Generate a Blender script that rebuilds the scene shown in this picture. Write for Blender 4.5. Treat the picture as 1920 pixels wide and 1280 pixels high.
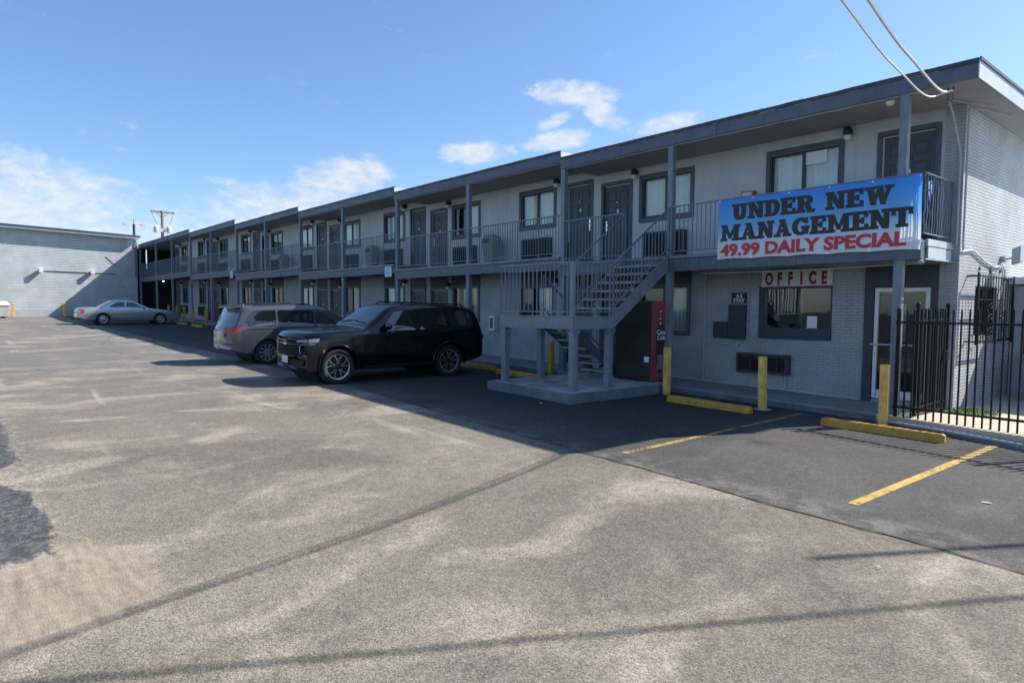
import bpy, bmesh, math, random
from mathutils import Vector, Matrix
random.seed(11)
sc = bpy.context.scene
C = sc.collection
for _o in list(bpy.data.objects):
    bpy.data.objects.remove(_o)
R = math.radians

# ---------------------------------------------------------------- camera
CAM_Z = 1.90
F_PX, YAW, PITCH, ROLL, CY = 1250.2, 0.86564, -0.06254, 0.00564, 655.56
cam = bpy.data.cameras.new('camera')
cam.lens = 36.0 * F_PX / 1920
cam.sensor_width = 36.0
cam.sensor_fit = 'HORIZONTAL'
cam.shift_y = (CY - 640) / 1920
cam.clip_start = 0.05
cam.clip_end = 3000
cam_o = bpy.data.objects.new('camera', cam)
C.objects.link(cam_o)
_f = Vector((-math.sin(YAW) * math.cos(PITCH), math.cos(YAW) * math.cos(PITCH), math.sin(PITCH)))
_r = Vector((math.cos(YAW), math.sin(YAW), 0))
_u = _r.cross(_f)
_c, _s = math.cos(ROLL), math.sin(ROLL)
_r, _u = _c * _r + _s * _u, -_s * _r + _c * _u
cam_o.matrix_world = Matrix(((_r.x, _u.x, -_f.x, 0), (_r.y, _u.y, -_f.y, 0), (_r.z, _u.z, -_f.z, CAM_Z), (0, 0, 0, 1)))
sc.camera = cam_o

# ---------------------------------------------------------------- light and exposure
SUN = Vector((2.70, 6.20, 5.73)).normalized()
SUN_EL = math.asin(SUN.z)
SUN_AZ = math.atan2(SUN.x, SUN.y)
sun = bpy.data.lights.new('sun', 'SUN')
sun.energy = 5.0
sun.angle = R(0.53)
sun.color = (1.0, 0.95, 0.87)
sun_o = bpy.data.objects.new('sun', sun)
sun_o.rotation_euler = (-SUN).to_track_quat('-Z', 'Y').to_euler()
sun_o.location = (10, 20, 30)
C.objects.link(sun_o)
sc.view_settings.view_transform = 'Standard'
sc.view_settings.look = 'None'
sc.view_settings.exposure = 0.65
sc.view_settings.gamma = 1.0

w = bpy.data.worlds.new('World')
sc.world = w
w.use_nodes = True
SKY_STRENGTH = 0.105


class NT:
    """tiny helper to wire shader nodes"""
    def __init__(s, tree):
        s.t = tree
        s.n = tree.nodes
        s.l = tree.links

    def new(s, typ, ins=None, **kw):
        n = s.n.new(typ)
        for k, v in kw.items():
            setattr(n, k, v)
        for k, v in (ins or {}).items():
            s.set(n.inputs[k], v)
        return n

    def set(s, sock, v):
        if isinstance(v, bpy.types.NodeSocket):
            s.l.new(v, sock)
        elif isinstance(v, bpy.types.Node):
            s.l.new(v.outputs[0], sock)
        else:
            sock.default_value = v

    def math(s, op, a, b=0.0, c=0.0, clamp=False):
        n = s.n.new('ShaderNodeMath')
        n.operation = op
        n.use_clamp = clamp
        for i, v in enumerate((a, b, c)):
            s.set(n.inputs[i], v)
        return n.outputs[0]

    def mix(s, f, a, b, mode='MIX'):
        n = s.n.new('ShaderNodeMix')
        n.data_type = 'RGBA'
        n.blend_type = mode
        s.set(n.inputs[0], f)
        s.set(n.inputs[6], a)
        s.set(n.inputs[7], b)
        return n.outputs[2]

    def ramp(s, f, lo, hi):
        n = s.n.new('ShaderNodeMapRange')
        n.interpolation_type = 'SMOOTHSTEP'
        s.set(n.inputs[0], f)
        n.inputs[1].default_value = lo
        n.inputs[2].default_value = hi
        return n.outputs[0]

    def noise(s, vec, scale, detail=4, rough=0.55, dist=0.0):
        n = s.n.new('ShaderNodeTexNoise')
        s.set(n.inputs['Vector'], vec)
        n.inputs['Scale'].default_value = scale
        n.inputs['Detail'].default_value = detail
        n.inputs['Roughness'].default_value = rough
        n.inputs['Distortion'].default_value = dist
        return n.outputs[0]

    def scale(s, vec, xyz, rot=(0, 0, 0)):
        n = s.n.new('ShaderNodeMapping')
        s.set(n.inputs[0], vec)
        n.inputs[2].default_value = rot
        n.inputs[3].default_value = xyz
        return n.outputs[0]


def c4(c):
    return (c[0], c[1], c[2], 1.0)


def build_world():
    t = NT(w.node_tree)
    t.n.clear()
    sky = t.new('ShaderNodeTexSky', sky_type='NISHITA')
    sky.sun_disc = False
    sky.sun_elevation = SUN_EL
    sky.sun_rotation = SUN_AZ
    sky.altitude = 0
    sky.air_density = 1.0
    sky.dust_density = 0.6
    sky.ozone_density = 2.0
    tc = t.new('ShaderNodeTexCoord')
    d = tc.outputs['Generated']
    sep = t.new('ShaderNodeSeparateXYZ', {0: d})
    x, y, z = sep.outputs
    az = t.math('MULTIPLY', t.math('ARCTAN2', x, y), 180 / math.pi)
    el = t.math('MULTIPLY', t.math('ARCSINE', z), 180 / math.pi)
    p2 = t.new('ShaderNodeCombineXYZ', {0: az, 1: t.math('MULTIPLY', el, 1.9), 2: 0.0}).outputs[0]
    nz = t.noise(p2, 0.20, 9, 0.62, 0.8)
    nz2 = t.noise(p2, 0.62, 8, 0.66, 0.4)
    n = t.math('ADD', t.math('MULTIPLY', nz, 0.55), t.math('MULTIPLY', nz2, 0.45))
    dens = 0.0
    #        az     el   h_az h_el  tilt  strength soft
    for (a, e, ha, he, tilt, st) in [(-86.5, 7.0, 12.5, 4.6, -0.10, 1.0), (-77.0, 5.6, 8, 2.6, -0.05, 0.8),
                                     (-63.5, 10.6, 5.6, 1.9, 0.10, 1.0), (-69.0, 8.0, 8.5, 2.4, 0.10, 0.95),
                                     (-73.0, 9.6, 1.8, 0.5, 0.0, 0.6),
                                     (-52.8, 12.8, 4.0, 1.2, 0.05, 1.15), (-46.0, 13.8, 3.6, 1.1, 0.1, 1.1),
                                     (-46.2, 15.3, 2.0, 0.8, 0.35, 1.0), (-44.6, 17.3, 5.0, 1.3, -0.08, 1.0),
                                     (-42.0, 15.9, 2.8, 1.5, -0.5, 0.95), (-36.6, 14.9, 3.8, 1.0, 0.16, 1.05),
                                     (-25, 19, 4, 0.8, 0.1, 0.3),
                                     (20, 16, 14, 4, 0.1, 0.9), (70, 12, 25, 4, 0.1, 0.9), (130, 14, 20, 5, 0, 0.9),
                                     (-130, 12, 22, 5, 0, 0.9), (175, 11, 20, 4, 0, 0.9)]:
        u = t.math('SUBTRACT', az, a)
        v = t.math('SUBTRACT', t.math('SUBTRACT', el, e), t.math('MULTIPLY', u, tilt))
        r2 = t.math('ADD', t.math('POWER', t.math('DIVIDE', u, ha), 2.0), t.math('POWER', t.math('DIVIDE', v, he), 2.0))
        m = t.math('MULTIPLY', t.math('SUBTRACT', 1.0, r2, clamp=True), st)
        dens = m if isinstance(dens, float) else t.math('MAXIMUM', dens, m)
    dens = t.math('ADD', t.math('MULTIPLY', dens, 0.62), t.math('MULTIPLY', t.math('SUBTRACT', n, 0.5), 1.75))
    cl = t.ramp(dens, 0.13, 0.72)
    # only where a patch exists
    cl = t.math('MULTIPLY', cl, 0.86)
    skc = t.mix(1.0, sky.outputs[0], c4((0.86, 1.0, 1.17)), 'MULTIPLY')
    cloud_c = t.mix(t.ramp(nz2, 0.3, 0.75), c4((4.3, 4.75, 5.4)), c4((5.5, 5.75, 6.1)))
    col = t.mix(cl, skc, cloud_c)
    bg = t.new('ShaderNodeBackground', {0: col, 1: SKY_STRENGTH})
    out = t.new('ShaderNodeOutputWorld', {0: bg.outputs[0]})


build_world()

# ---------------------------------------------------------------- materials
MATS = {}


def pmat(name, col, rough=0.6, metal=0.0, spec=0.5, coat=0.0, bump=0.0, bscale=40.0, var=0.0, vscale=3.0, emit=None, drip=0.0, chip=None):
    m = bpy.data.materials.new(name)
    m.use_nodes = True
    t = NT(m.node_tree)
    t.n.clear()
    b = t.new('ShaderNodeBsdfPrincipled', {'Roughness': rough, 'Metallic': metal, 'Specular IOR Level': spec, 'Coat Weight': coat})
    b.inputs['Coat Roughness'].default_value = 0.04
    colr = c4(col)
    geo = t.new('ShaderNodeNewGeometry')
    if var > 0:
        n = t.noise(geo.outputs['Position'], vscale, 6, 0.65)
        n2 = t.noise(t.scale(geo.outputs['Position'], (1, 1, 0.25)), vscale * 3.3, 5, 0.6)
        nn = t.math('ADD', t.math('MULTIPLY', n, 0.6), t.math('MULTIPLY', n2, 0.4))
        f = t.ramp(nn, 0.3, 0.7)
        colr = t.mix(f, c4([v * (1 - var) for v in col]), c4([min(1, v * (1 + var)) for v in col]))
        t.set(b.inputs['Roughness'], t.math('ADD', t.math('MULTIPLY', n2, 0.25), rough - 0.12, clamp=True))
    if drip > 0:   # run-off stains and weathered paint with their own shape
        dn = t.noise(t.scale(geo.outputs['Position'], (5.0, 5.0, 0.45)), 1.0, 6, 0.65, 0.3)
        dm = t.math('MULTIPLY', t.ramp(dn, 0.52, 0.72), t.ramp(t.noise(geo.outputs['Position'], 0.7, 4), 0.38, 0.62))
        colr = t.mix(t.math('MULTIPLY', dm, drip), colr, c4([col[0] * 0.50, col[1] * 0.47, col[2] * 0.43]))
        pn = t.noise(t.scale(geo.outputs['Position'], (1.0, 1.0, 2.0)), 11.0, 6, 0.7)
        colr = t.mix(t.math('MULTIPLY', t.ramp(pn, 0.69, 0.73), drip), colr, c4((0.36, 0.34, 0.32)))
    if chip:
        cn = t.noise(geo.outputs['Position'], 13.0, 7, 0.72)
        colr = t.mix(t.ramp(cn, 0.63, 0.66), colr, c4(chip))
        gn = t.noise(t.scale(geo.outputs['Position'], (1, 1, 0.5)), 5.0, 5, 0.65)
        colr = t.mix(t.math('MULTIPLY', t.ramp(gn, 0.5, 0.75), 0.45), colr, c4([col[0] * 0.45, col[1] * 0.45, col[2] * 0.6]))
    t.set(b.inputs['Base Color'], colr)
    if emit:
        b.inputs['Emission Color'].default_value = c4(emit[0])
        b.inputs['Emission Strength'].default_value = emit[1]
    if bump > 0:
        n = t.noise(geo.outputs['Position'], bscale, 5, 0.6)
        bp = t.new('ShaderNodeBump', {'Height': n, 'Strength': bump, 'Distance': 0.02})
        t.set(b.inputs['Normal'], bp.outputs[0])
    t.new('ShaderNodeOutputMaterial', {0: b.outputs[0]})
    MATS[name] = m
    return m


def glass_mat(name, tint=(0.75, 0.82, 0.8), ior=1.9):
    m = bpy.data.materials.new(name)
    m.use_nodes = True
    t = NT(m.node_tree)
    t.n.clear()
    geo = t.new('ShaderNodeNewGeometry')
    bp = t.new('ShaderNodeBump', {'Height': t.noise(geo.outputs['Position'], 1.3, 2), 'Strength': 0.06, 'Distance': 0.05})
    tr = t.new('ShaderNodeBsdfTransparent', {0: c4(tint)})
    gl = t.new('ShaderNodeBsdfGlossy', {'Color': c4((0.95, 0.97, 1.0)), 'Roughness': 0.02, 'Normal': bp.outputs[0]})
    fr = t.new('ShaderNodeFresnel', {'IOR': ior, 'Normal': bp.outputs[0]})
    mx = t.new('ShaderNodeMixShader', {0: fr.outputs[0], 1: tr.outputs[0], 2: gl.outputs[0]})
    t.new('ShaderNodeOutputMaterial', {0: mx.outputs[0]})
    MATS[name] = m
    return m


def brick_mat(name, col, axis, dirt=0.25, row=0.056, bw=0.20, dark=0.45, relief=0.9):
    """painted brick laid in running bond; axis 'Y' = wall facing along Y (bricks run in X)"""
    m = bpy.data.materials.new(name)
    m.use_nodes = True
    t = NT(m.node_tree)
    t.n.clear()
    geo = t.new('ShaderNodeNewGeometry')
    pos = geo.outputs['Position']
    sp = t.new('ShaderNodeSeparateXYZ', {0: pos})
    wob = t.noise(pos, 2.0, 3)
    wob2 = t.math('MULTIPLY', t.math('SUBTRACT', wob, 0.5), 0.03)
    v = t.new('ShaderNodeCombineXYZ', {0: sp.outputs[0 if axis == 'Y' else 1], 1: t.math('ADD', sp.outputs[2], wob2), 2: 0.0}).outputs[0]
    br = t.new('ShaderNodeTexBrick', {'Vector': v, 'Color1': c4((1, 1, 1)), 'Color2': c4((0.80, 0.80, 0.80)), 'Mortar': c4((0, 0, 0)),
                                      'Scale': 1.0, 'Mortar Size': row * 0.10, 'Mortar Smooth': 0.35, 'Bias': 0.0,
                                      'Brick Width': bw, 'Row Height': row})
    n1 = t.noise(pos, 1.1, 6, 0.65)
    n2 = t.noise(pos, 22.0, 5, 0.7)
    f = t.math('ADD', t.math('MULTIPLY', n1, 0.6), t.math('MULTIPLY', n2, 0.4))
    base = t.mix(t.ramp(f, 0.32, 0.68), c4([c * (1 - dirt) for c in col]), c4([min(1, c * (1 + dirt * 0.55)) for c in col]))
    mort = t.math('SUBTRACT', 1.0, br.outputs['Fac'])
    base = t.mix(t.math('MULTIPLY', br.outputs['Fac'], dark), base, c4([c * 0.42 for c in col]))
    base = t.mix(0.22, base, br.outputs['Color'], 'MULTIPLY')
    big = t.noise(pos, 0.45, 5, 0.6, 0.4)
    base = t.mix(t.math('MULTIPLY', t.ramp(big, 0.5, 0.72), 0.35), base, c4([col[0] * 0.72, col[1] * 0.72, col[2] * 0.70]))
    # a few dark chips and stains of their own shape
    chip = t.ramp(t.noise(t.scale(pos, (1.0, 1.0, 3.2)), 0.36 / row, 4, 0.6), 0.66, 0.74)
    base = t.mix(t.math('MULTIPLY', chip, 0.55), base, c4([c * 0.35 for c in col]))
    h = t.math('ADD', t.math('MULTIPLY', mort, 1.0), t.math('MULTIPLY', n2, 0.35))
    bp = t.new('ShaderNodeBump', {'Height': h, 'Strength': relief, 'Distance': row * 0.24})
    b = t.new('ShaderNodeBsdfPrincipled', {'Base Color': base, 'Roughness': 0.62, 'Normal': bp.outputs[0], 'Specular IOR Level': 0.35})
    t.new('ShaderNodeOutputMaterial', {0: b.outputs[0]})
    MATS[name] = m
    return m


def asphalt_mat(name, kind):
    m = bpy.data.materials.new(name)
    m.use_nodes = True
    t = NT(m.node_tree)
    t.n.clear()
    geo = t.new('ShaderNodeNewGeometry')
    pos = geo.outputs['Position']
    sp = t.new('ShaderNodeSeparateXYZ', {0: pos})
    x, y, z = sp.outputs
    grain = t.noise(pos, 85.0, 3, 0.6)
    vo = t.new('ShaderNodeTexVoronoi', {'Vector': pos, 'Scale': 105.0 if kind == 'old' else 90.0}, feature='F1')
    big = t.noise(pos, 0.33, 6, 0.6, 0.3)
    mid = t.noise(t.scale(pos, (1.0, 0.55, 1.0)), 1.05, 6, 0.6, 0.5)
    if kind == 'old':
        gray = t.mix(t.ramp(big, 0.30, 0.70), c4((0.138, 0.124, 0.100)), c4((0.218, 0.192, 0.150)))
        # farther up the lot the surface is greyer
        gray = t.mix(t.ramp(x, -8.0, -26.0), gray, c4((0.165, 0.157, 0.146)))
        dust = t.ramp(mid, 0.47, 0.70)
        col = t.mix(t.math('MULTIPLY', dust, 0.70), gray, c4((0.41, 0.35, 0.275)))
        dkm0 = t.ramp(t.noise(pos, 0.8, 5, 0.6), 0.55, 0.78)
        col = t.mix(t.math('MULTIPLY', dkm0, 0.45), col, c4((0.125, 0.122, 0.112)))
        # long pale drainage streaks
        st = t.noise(t.scale(pos, (0.16, 1.5, 1.0), (0, 0, R(-12))), 1.0, 5, 0.55, 0.4)
        stf = t.math('MULTIPLY', t.ramp(st, 0.60, 0.76), t.ramp(x, -4.0, -8.5))
        col = t.mix(t.math('MULTIPLY', stf, 0.75), col, c4((0.46, 0.43, 0.37)))
        sd = t.noise(t.scale(pos, (0.2, 1.2, 1.0), (0, 0, R(9))), 1.3, 4, 0.5)
        col = t.mix(t.math('MULTIPLY', t.ramp(sd, 0.62, 0.80), 0.5), col, c4((0.115, 0.112, 0.108)))
        # sand wash near the bottom left corner
        nn = t.noise(t.scale(pos, (1.0, 1.6, 1.0)), 2.6, 8, 0.72, 0.6)
        nf = t.math('MULTIPLY', t.math('SUBTRACT', nn, 0.5), 3.0)
        def blob(cx, cy, rx, ry, rot=0.0):
            ux = t.math('SUBTRACT', x, cx)
            uy = t.math('SUBTRACT', y, cy)
            cr, sr = math.cos(rot), math.sin(rot)
            a = t.math('ADD', t.math('MULTIPLY', ux, cr), t.math('MULTIPLY', uy, sr))
            bb = t.math('SUBTRACT', t.math('MULTIPLY', uy, cr), t.math('MULTIPLY', ux, sr))
            r2 = t.math('ADD', t.math('POWER', t.math('DIVIDE', a, rx), 2.0), t.math('POWER', t.math('DIVIDE', bb, ry), 2.0))
            return t.math('SUBTRACT', 1.0, r2)
        sand = t.ramp(t.math('ADD', blob(-5.35, 0.25, 1.05, 0.95), t.math('MULTIPLY', nf, 0.55)), -0.05, 0.35)
        streak = t.noise(t.scale(pos, (2.0, 14.0, 1.0), (0, 0, R(25))), 1.0, 4, 0.6)
        sandc = t.mix(t.ramp(streak, 0.35, 0.72), c4((0.36, 0.29, 0.215)), c4((0.235, 0.19, 0.142)))
        col = t.mix(t.math('MULTIPLY', sand, 0.85), col, sandc)
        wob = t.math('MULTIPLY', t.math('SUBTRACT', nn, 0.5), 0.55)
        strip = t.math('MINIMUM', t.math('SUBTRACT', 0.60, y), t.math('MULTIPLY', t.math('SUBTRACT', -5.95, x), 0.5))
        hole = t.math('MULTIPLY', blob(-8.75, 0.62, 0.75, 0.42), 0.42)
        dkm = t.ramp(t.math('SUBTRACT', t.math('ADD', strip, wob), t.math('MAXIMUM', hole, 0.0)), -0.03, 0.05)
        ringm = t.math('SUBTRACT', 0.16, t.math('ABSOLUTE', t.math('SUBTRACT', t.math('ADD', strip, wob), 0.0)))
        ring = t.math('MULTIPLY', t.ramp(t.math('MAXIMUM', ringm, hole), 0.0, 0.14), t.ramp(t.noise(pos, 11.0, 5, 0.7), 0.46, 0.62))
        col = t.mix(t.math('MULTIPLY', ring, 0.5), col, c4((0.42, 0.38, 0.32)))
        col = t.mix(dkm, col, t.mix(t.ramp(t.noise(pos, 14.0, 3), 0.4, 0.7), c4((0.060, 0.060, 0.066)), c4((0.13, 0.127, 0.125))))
        rough, bs, gl = 0.93, 0.5, 1.25
    else:
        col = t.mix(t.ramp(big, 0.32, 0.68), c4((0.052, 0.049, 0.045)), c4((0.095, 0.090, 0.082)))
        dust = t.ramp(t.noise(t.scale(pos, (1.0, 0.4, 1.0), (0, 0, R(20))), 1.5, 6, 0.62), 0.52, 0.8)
        # the bays along the rooms are coloured blacker to deepen the building's shadow
        shade_mask = t.math('MULTIPLY', t.ramp(y, 6.8, 8.2), t.ramp(x, -4.6, -6.6))
        col = t.mix(t.math('MULTIPLY', shade_mask, 0.8), col, c4((0.045, 0.039, 0.033)))
        dust = t.math('MULTIPLY', dust, t.math('SUBTRACT', 1.0, t.math('MULTIPLY', shade_mask, 0.8)))
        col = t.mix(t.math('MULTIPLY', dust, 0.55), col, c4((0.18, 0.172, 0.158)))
        tyre = t.ramp(t.noise(t.scale(pos, (2.2, 0.3, 1.0), (0, 0, R(-35))), 1.0, 4, 0.5), 0.60, 0.76)
        col = t.mix(t.math('MULTIPLY', tyre, 0.5), col, c4((0.042, 0.042, 0.044)))
        ov = t.new('ShaderNodeTexVoronoi', {'Vector': t.scale(pos, (0.62, 0.62, 1.0)), 'Scale': 1.0, 'Randomness': 1.0}, feature='F1')
        oc = t.new('ShaderNodeSeparateColor', {0: ov.outputs['Color']})
        oil = t.math('MULTIPLY', t.ramp(t.math('ADD', ov.outputs['Distance'], t.math('MULTIPLY', t.noise(pos, 5.0, 4, 0.6), 0.16)), 0.30, 0.16), t.math('GREATER_THAN', oc.outputs[0], 0.45))
        col = t.mix(t.math('MULTIPLY', oil, 0.65), col, c4((0.022, 0.021, 0.020)))
        # pale worn edge along the seam
        ed = t.math('MULTIPLY', t.ramp(t.math('SUBTRACT', y, 6.15), 0.9, 0.0), t.ramp(t.noise(pos, 1.9, 5, 0.7), 0.42, 0.62))
        col = t.mix(t.math('MULTIPLY', ed, 0.6), col, c4((0.24, 0.225, 0.20)))
        rough, bs, gl = 0.9, 0.35, 0.75
    mott = t.math('ADD', t.math('MULTIPLY', t.math('SUBTRACT', t.noise(pos, 9.0, 6, 0.7), 0.5), 1.0), 1.0)
    col = t.mix(1.0, col, t.new('ShaderNodeCombineColor', {0: mott, 1: mott, 2: mott}).outputs[0], 'MULTIPLY')
    # aggregate speckle
    cellc = t.new('ShaderNodeSeparateColor', {0: vo.outputs['Color']})
    calm = t.math('SUBTRACT', 1.0, t.math('MULTIPLY', sand, 0.7)) if kind == 'old' else 1.0
    sp1 = t.math('ADD', t.math('MULTIPLY', t.math('MULTIPLY', t.math('SUBTRACT', cellc.outputs[0], 0.5), calm), 0.62 * gl), 1.0)
    col = t.mix(1.0, col, t.new('ShaderNodeCombineColor', {0: sp1, 1: sp1, 2: sp1}).outputs[0], 'MULTIPLY')
    wh = t.math('GREATER_THAN', cellc.outputs[1], 0.955)
    col = t.mix(t.math('MULTIPLY', t.math('MULTIPLY', wh, calm), 0.32 if kind == 'old' else 0.2), col, c4((0.50, 0.46, 0.40)))
    bk = t.math('GREATER_THAN', cellc.outputs[2], 0.86)
    col = t.mix(t.math('MULTIPLY', t.math('MULTIPLY', bk, calm), 0.5), col, c4((0.05, 0.05, 0.05)))
    h = t.math('ADD', t.math('MULTIPLY', t.math('SUBTRACT', 1.0, vo.outputs['Distance']), 0.8), t.math('MULTIPLY', grain, 0.6))
    h = t.math('ADD', h, t.math('MULTIPLY', t.noise(pos, 3.5, 4), 0.5))
    bp = t.new('ShaderNodeBump', {'Height': h, 'Strength': bs, 'Distance': 0.008})
    b = t.new('ShaderNodeBsdfPrincipled', {'Base Color': col, 'Roughness': rough, 'Normal': bp.outputs[0], 'Specular IOR Level': 0.3})
    t.new('ShaderNodeOutputMaterial', {0: b.outputs[0]})
    MATS[name] = m
    return m


def paint_line_mat(name, col, wear):
    m = bpy.data.materials.new(name)
    m.use_nodes = True
    t = NT(m.node_tree)
    t.n.clear()
    geo = t.new('ShaderNodeNewGeometry')
    pos = geo.outputs['Position']
    n = t.noise(pos, 28.0, 5, 0.7)
    n2 = t.noise(pos, 3.0, 4, 0.6)
    f = t.math('ADD', t.math('MULTIPLY', n, 0.65), t.math('MULTIPLY', n2, 0.35))
    keep = t.ramp(f, 0.33 + wear, 0.45 + wear)
    tint = t.mix(t.ramp(n2, 0.3, 0.7), c4([c * 0.8 for c in col]), c4(col))
    b = t.new('ShaderNodeBsdfPrincipled', {'Base Color': tint, 'Roughness': 0.8})
    tr = t.new('ShaderNodeBsdfTransparent')
    mx = t.new('ShaderNodeMixShader', {0: keep, 1: tr.outputs[0], 2: b.outputs[0]})
    t.new('ShaderNodeOutputMaterial', {0: mx.outputs[0]})
    MATS[name] = m
    return m


def banner_mat():
    m = bpy.data.materials.new('banner_print')
    m.use_nodes = True
    t = NT(m.node_tree)
    t.n.clear()
    geo = t.new('ShaderNodeNewGeometry')
    sp = t.new('ShaderNodeSeparateXYZ', {0: geo.outputs['Position']})
    f = t.math('DIVIDE', t.math('SUBTRACT', 4.10, sp.outputs[2]), 1.22)
    r = t.new('ShaderNodeValToRGB', {0: f})
    e = r.color_ramp.elements
    e[0].position = 0.0
    e[0].color = c4((0.03, 0.30, 1.0))
    e[1].position = 1.0
    e[1].color = c4((0.96, 0.96, 0.97))
    for p, c in ((0.25, (0.08, 0.42, 1.0)), (0.5, (0.20, 0.54, 0.98)), (0.66, (0.64, 0.80, 0.97)), (0.80, (0.94, 0.95, 0.97))):
        q = r.color_ramp.elements.new(p)
        q.color = c4(c)
    n = t.noise(t.scale(geo.outputs['Position'], (1, 1, 0.35)), 2.6, 3)
    bp = t.new('ShaderNodeBump', {'Height': n, 'Strength': 0.35, 'Distance': 0.06})
    d = t.new('ShaderNodeBsdfPrincipled', {'Base Color': r.outputs[0], 'Roughness': 0.38, 'Specular IOR Level': 0.75, 'Normal': bp.outputs[0]})
    tl = t.new('ShaderNodeBsdfTranslucent', {0: r.outputs[0]})
    mx = t.new('ShaderNodeMixShader', {0: 0.30, 1: d.outputs[0], 2: tl.outputs[0]})
    t.new('ShaderNodeOutputMaterial', {0: mx.outputs[0]})
    return m


pmat('stucco', (0.565, 0.59, 0.615), 0.85, bump=0.3, bscale=30, var=0.10, vscale=0.8, drip=0.42)
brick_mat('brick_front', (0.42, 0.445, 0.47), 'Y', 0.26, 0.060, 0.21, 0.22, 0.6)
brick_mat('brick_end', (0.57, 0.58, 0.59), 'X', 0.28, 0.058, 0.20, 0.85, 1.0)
brick_mat('brick_wing', (0.60, 0.63, 0.64), 'X', 0.2, 0.118, 60.0, 0.52, 1.0)
pmat('trim', (0.085, 0.10, 0.13), 0.55, var=0.18, vscale=5, bump=0.05)
pmat('slate', (0.098, 0.12, 0.165), 0.5, var=0.18, vscale=4, bump=0.06, bscale=60, drip=0.6)
pmat('slate_light', (0.185, 0.22, 0.265), 0.5, var=0.2, vscale=4, bump=0.06, bscale=60, drip=0.55)
pmat('slate_rail', (0.15, 0.185, 0.245), 0.45, var=0.12, vscale=6)
pmat('fascia_end', (0.50, 0.56, 0.60), 0.6, var=0.1, vscale=3, drip=0.4)
pmat('soffit', (0.34, 0.33, 0.33), 0.8, var=0.12, vscale=1.2)
pmat('soffit_low', (0.24, 0.225, 0.215), 0.85, var=0.2, vscale=1.5)
pmat('roof', (0.62, 0.60, 0.55), 0.85, var=0.2, vscale=1.5)
pmat('worn', (0.42, 0.36, 0.33), 0.8, var=0.3, vscale=9)
pmat('flashing', (0.045, 0.052, 0.068), 0.5, var=0.5, vscale=9)
pmat('door', (0.058, 0.068, 0.085), 0.45, var=0.12, vscale=4)
pmat('door_brown', (0.085, 0.075, 0.070), 0.5, var=0.2, vscale=4)
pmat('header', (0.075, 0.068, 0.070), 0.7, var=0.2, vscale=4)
pmat('sash', (0.02, 0.021, 0.025), 0.4)
pmat('jamb', (0.62, 0.60, 0.62), 0.5)
pmat('chrome', (0.75, 0.76, 0.78), 0.2, metal=1.0)
pmat('white_paint', (0.78, 0.78, 0.77), 0.5, var=0.06, vscale=5)
pmat('white_globe', (0.80, 0.78, 0.74), 0.3)
pmat('black', (0.014, 0.014, 0.016), 0.45)
pmat('black_iron', (0.010, 0.010, 0.012), 0.55, spec=0.3, var=0.3, vscale=20)
pmat('curtain', (0.80, 0.83, 0.80), 0.9, var=0.08, vscale=3)
pmat('curtain_cream', (0.50, 0.46, 0.36), 0.9, var=0.12, vscale=3)
pmat('curtain_dark', (0.12, 0.14, 0.13), 0.9, var=0.3, vscale=3)
pmat('room_dark', (0.02, 0.02, 0.022), 0.9)
pmat('ac_case', (0.060, 0.052, 0.052), 0.6, var=0.3, vscale=8)
pmat('ac_slat', (0.035, 0.03, 0.032), 0.6)
pmat('concrete', (0.30, 0.29, 0.275), 0.9, var=0.22, vscale=1.6, bump=0.3, bscale=50)
pmat('concrete_dark', (0.15, 0.16, 0.18), 0.85, var=0.3, vscale=2.2, bump=0.3, bscale=50)
pmat('concrete_tan', (0.55, 0.47, 0.37), 0.9, var=0.12, vscale=1.2, bump=0.2, bscale=50)
pmat('pad_top', (0.48, 0.46, 0.43), 0.9, var=0.45, vscale=1.8, bump=0.25, bscale=40)
pmat('yellow', (0.54, 0.285, 0.045), 0.7, var=0.24, vscale=7, bump=0.2, bscale=45, chip=(0.27, 0.26, 0.24))
pmat('yellow_pale', (0.80, 0.49, 0.14), 0.65, var=0.24, vscale=7, bump=0.15, bscale=45, chip=(0.20, 0.15, 0.11))
pmat('tread', (0.36, 0.33, 0.30), 0.85, var=0.2, vscale=6)
paint_line_mat('yellow_line', (0.56, 0.37, 0.095), 0.035)
paint_line_mat('faint_line', (0.40, 0.29, 0.10), 0.085)
glass_mat('glass', (0.93, 0.96, 0.95), 1.6)
glass_mat('glass_dark', (0.60, 0.64, 0.60), 1.65)
asphalt_mat('asphalt_old', 'old')
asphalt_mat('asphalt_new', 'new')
pmat('letter_black', (0.022, 0.018, 0.020), 0.5)
pmat('letter_red', (0.55, 0.035, 0.05), 0.5)
pmat('letter_maroon', (0.16, 0.012, 0.02), 0.5)
pmat('sign_white', (0.66, 0.64, 0.60), 0.6, var=0.08, vscale=6)
pmat('paper', (0.80, 0.83, 0.84), 0.8)
pmat('vend_red', (0.30, 0.055, 0.07), 0.45, var=0.15, vscale=5)
pmat('vend_glass', (0.022, 0.021, 0.021), 0.38, spec=0.3)
pmat('vend_dark', (0.035, 0.032, 0.032), 0.4, var=0.2, vscale=3)
pmat('bottle_dark', (0.055, 0.025, 0.025), 0.3)
pmat('bottle_pale', (0.55, 0.50, 0.48), 0.4)
pmat('bin_tan', (0.30, 0.30, 0.255), 0.7, var=0.15, vscale=6)
pmat('dumpster', (0.60, 0.57, 0.50), 0.6, var=0.15, vscale=3)
pmat('wood_pole', (0.26, 0.20, 0.175), 0.9, var=0.3, vscale=6)
pmat('pole_metal', (0.50, 0.50, 0.51), 0.5, var=0.1)
pmat('grey_box', (0.045, 0.05, 0.065), 0.55, var=0.15, vscale=6)
pmat('conduit', (0.36, 0.40, 0.44), 0.45, var=0.1)
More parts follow.
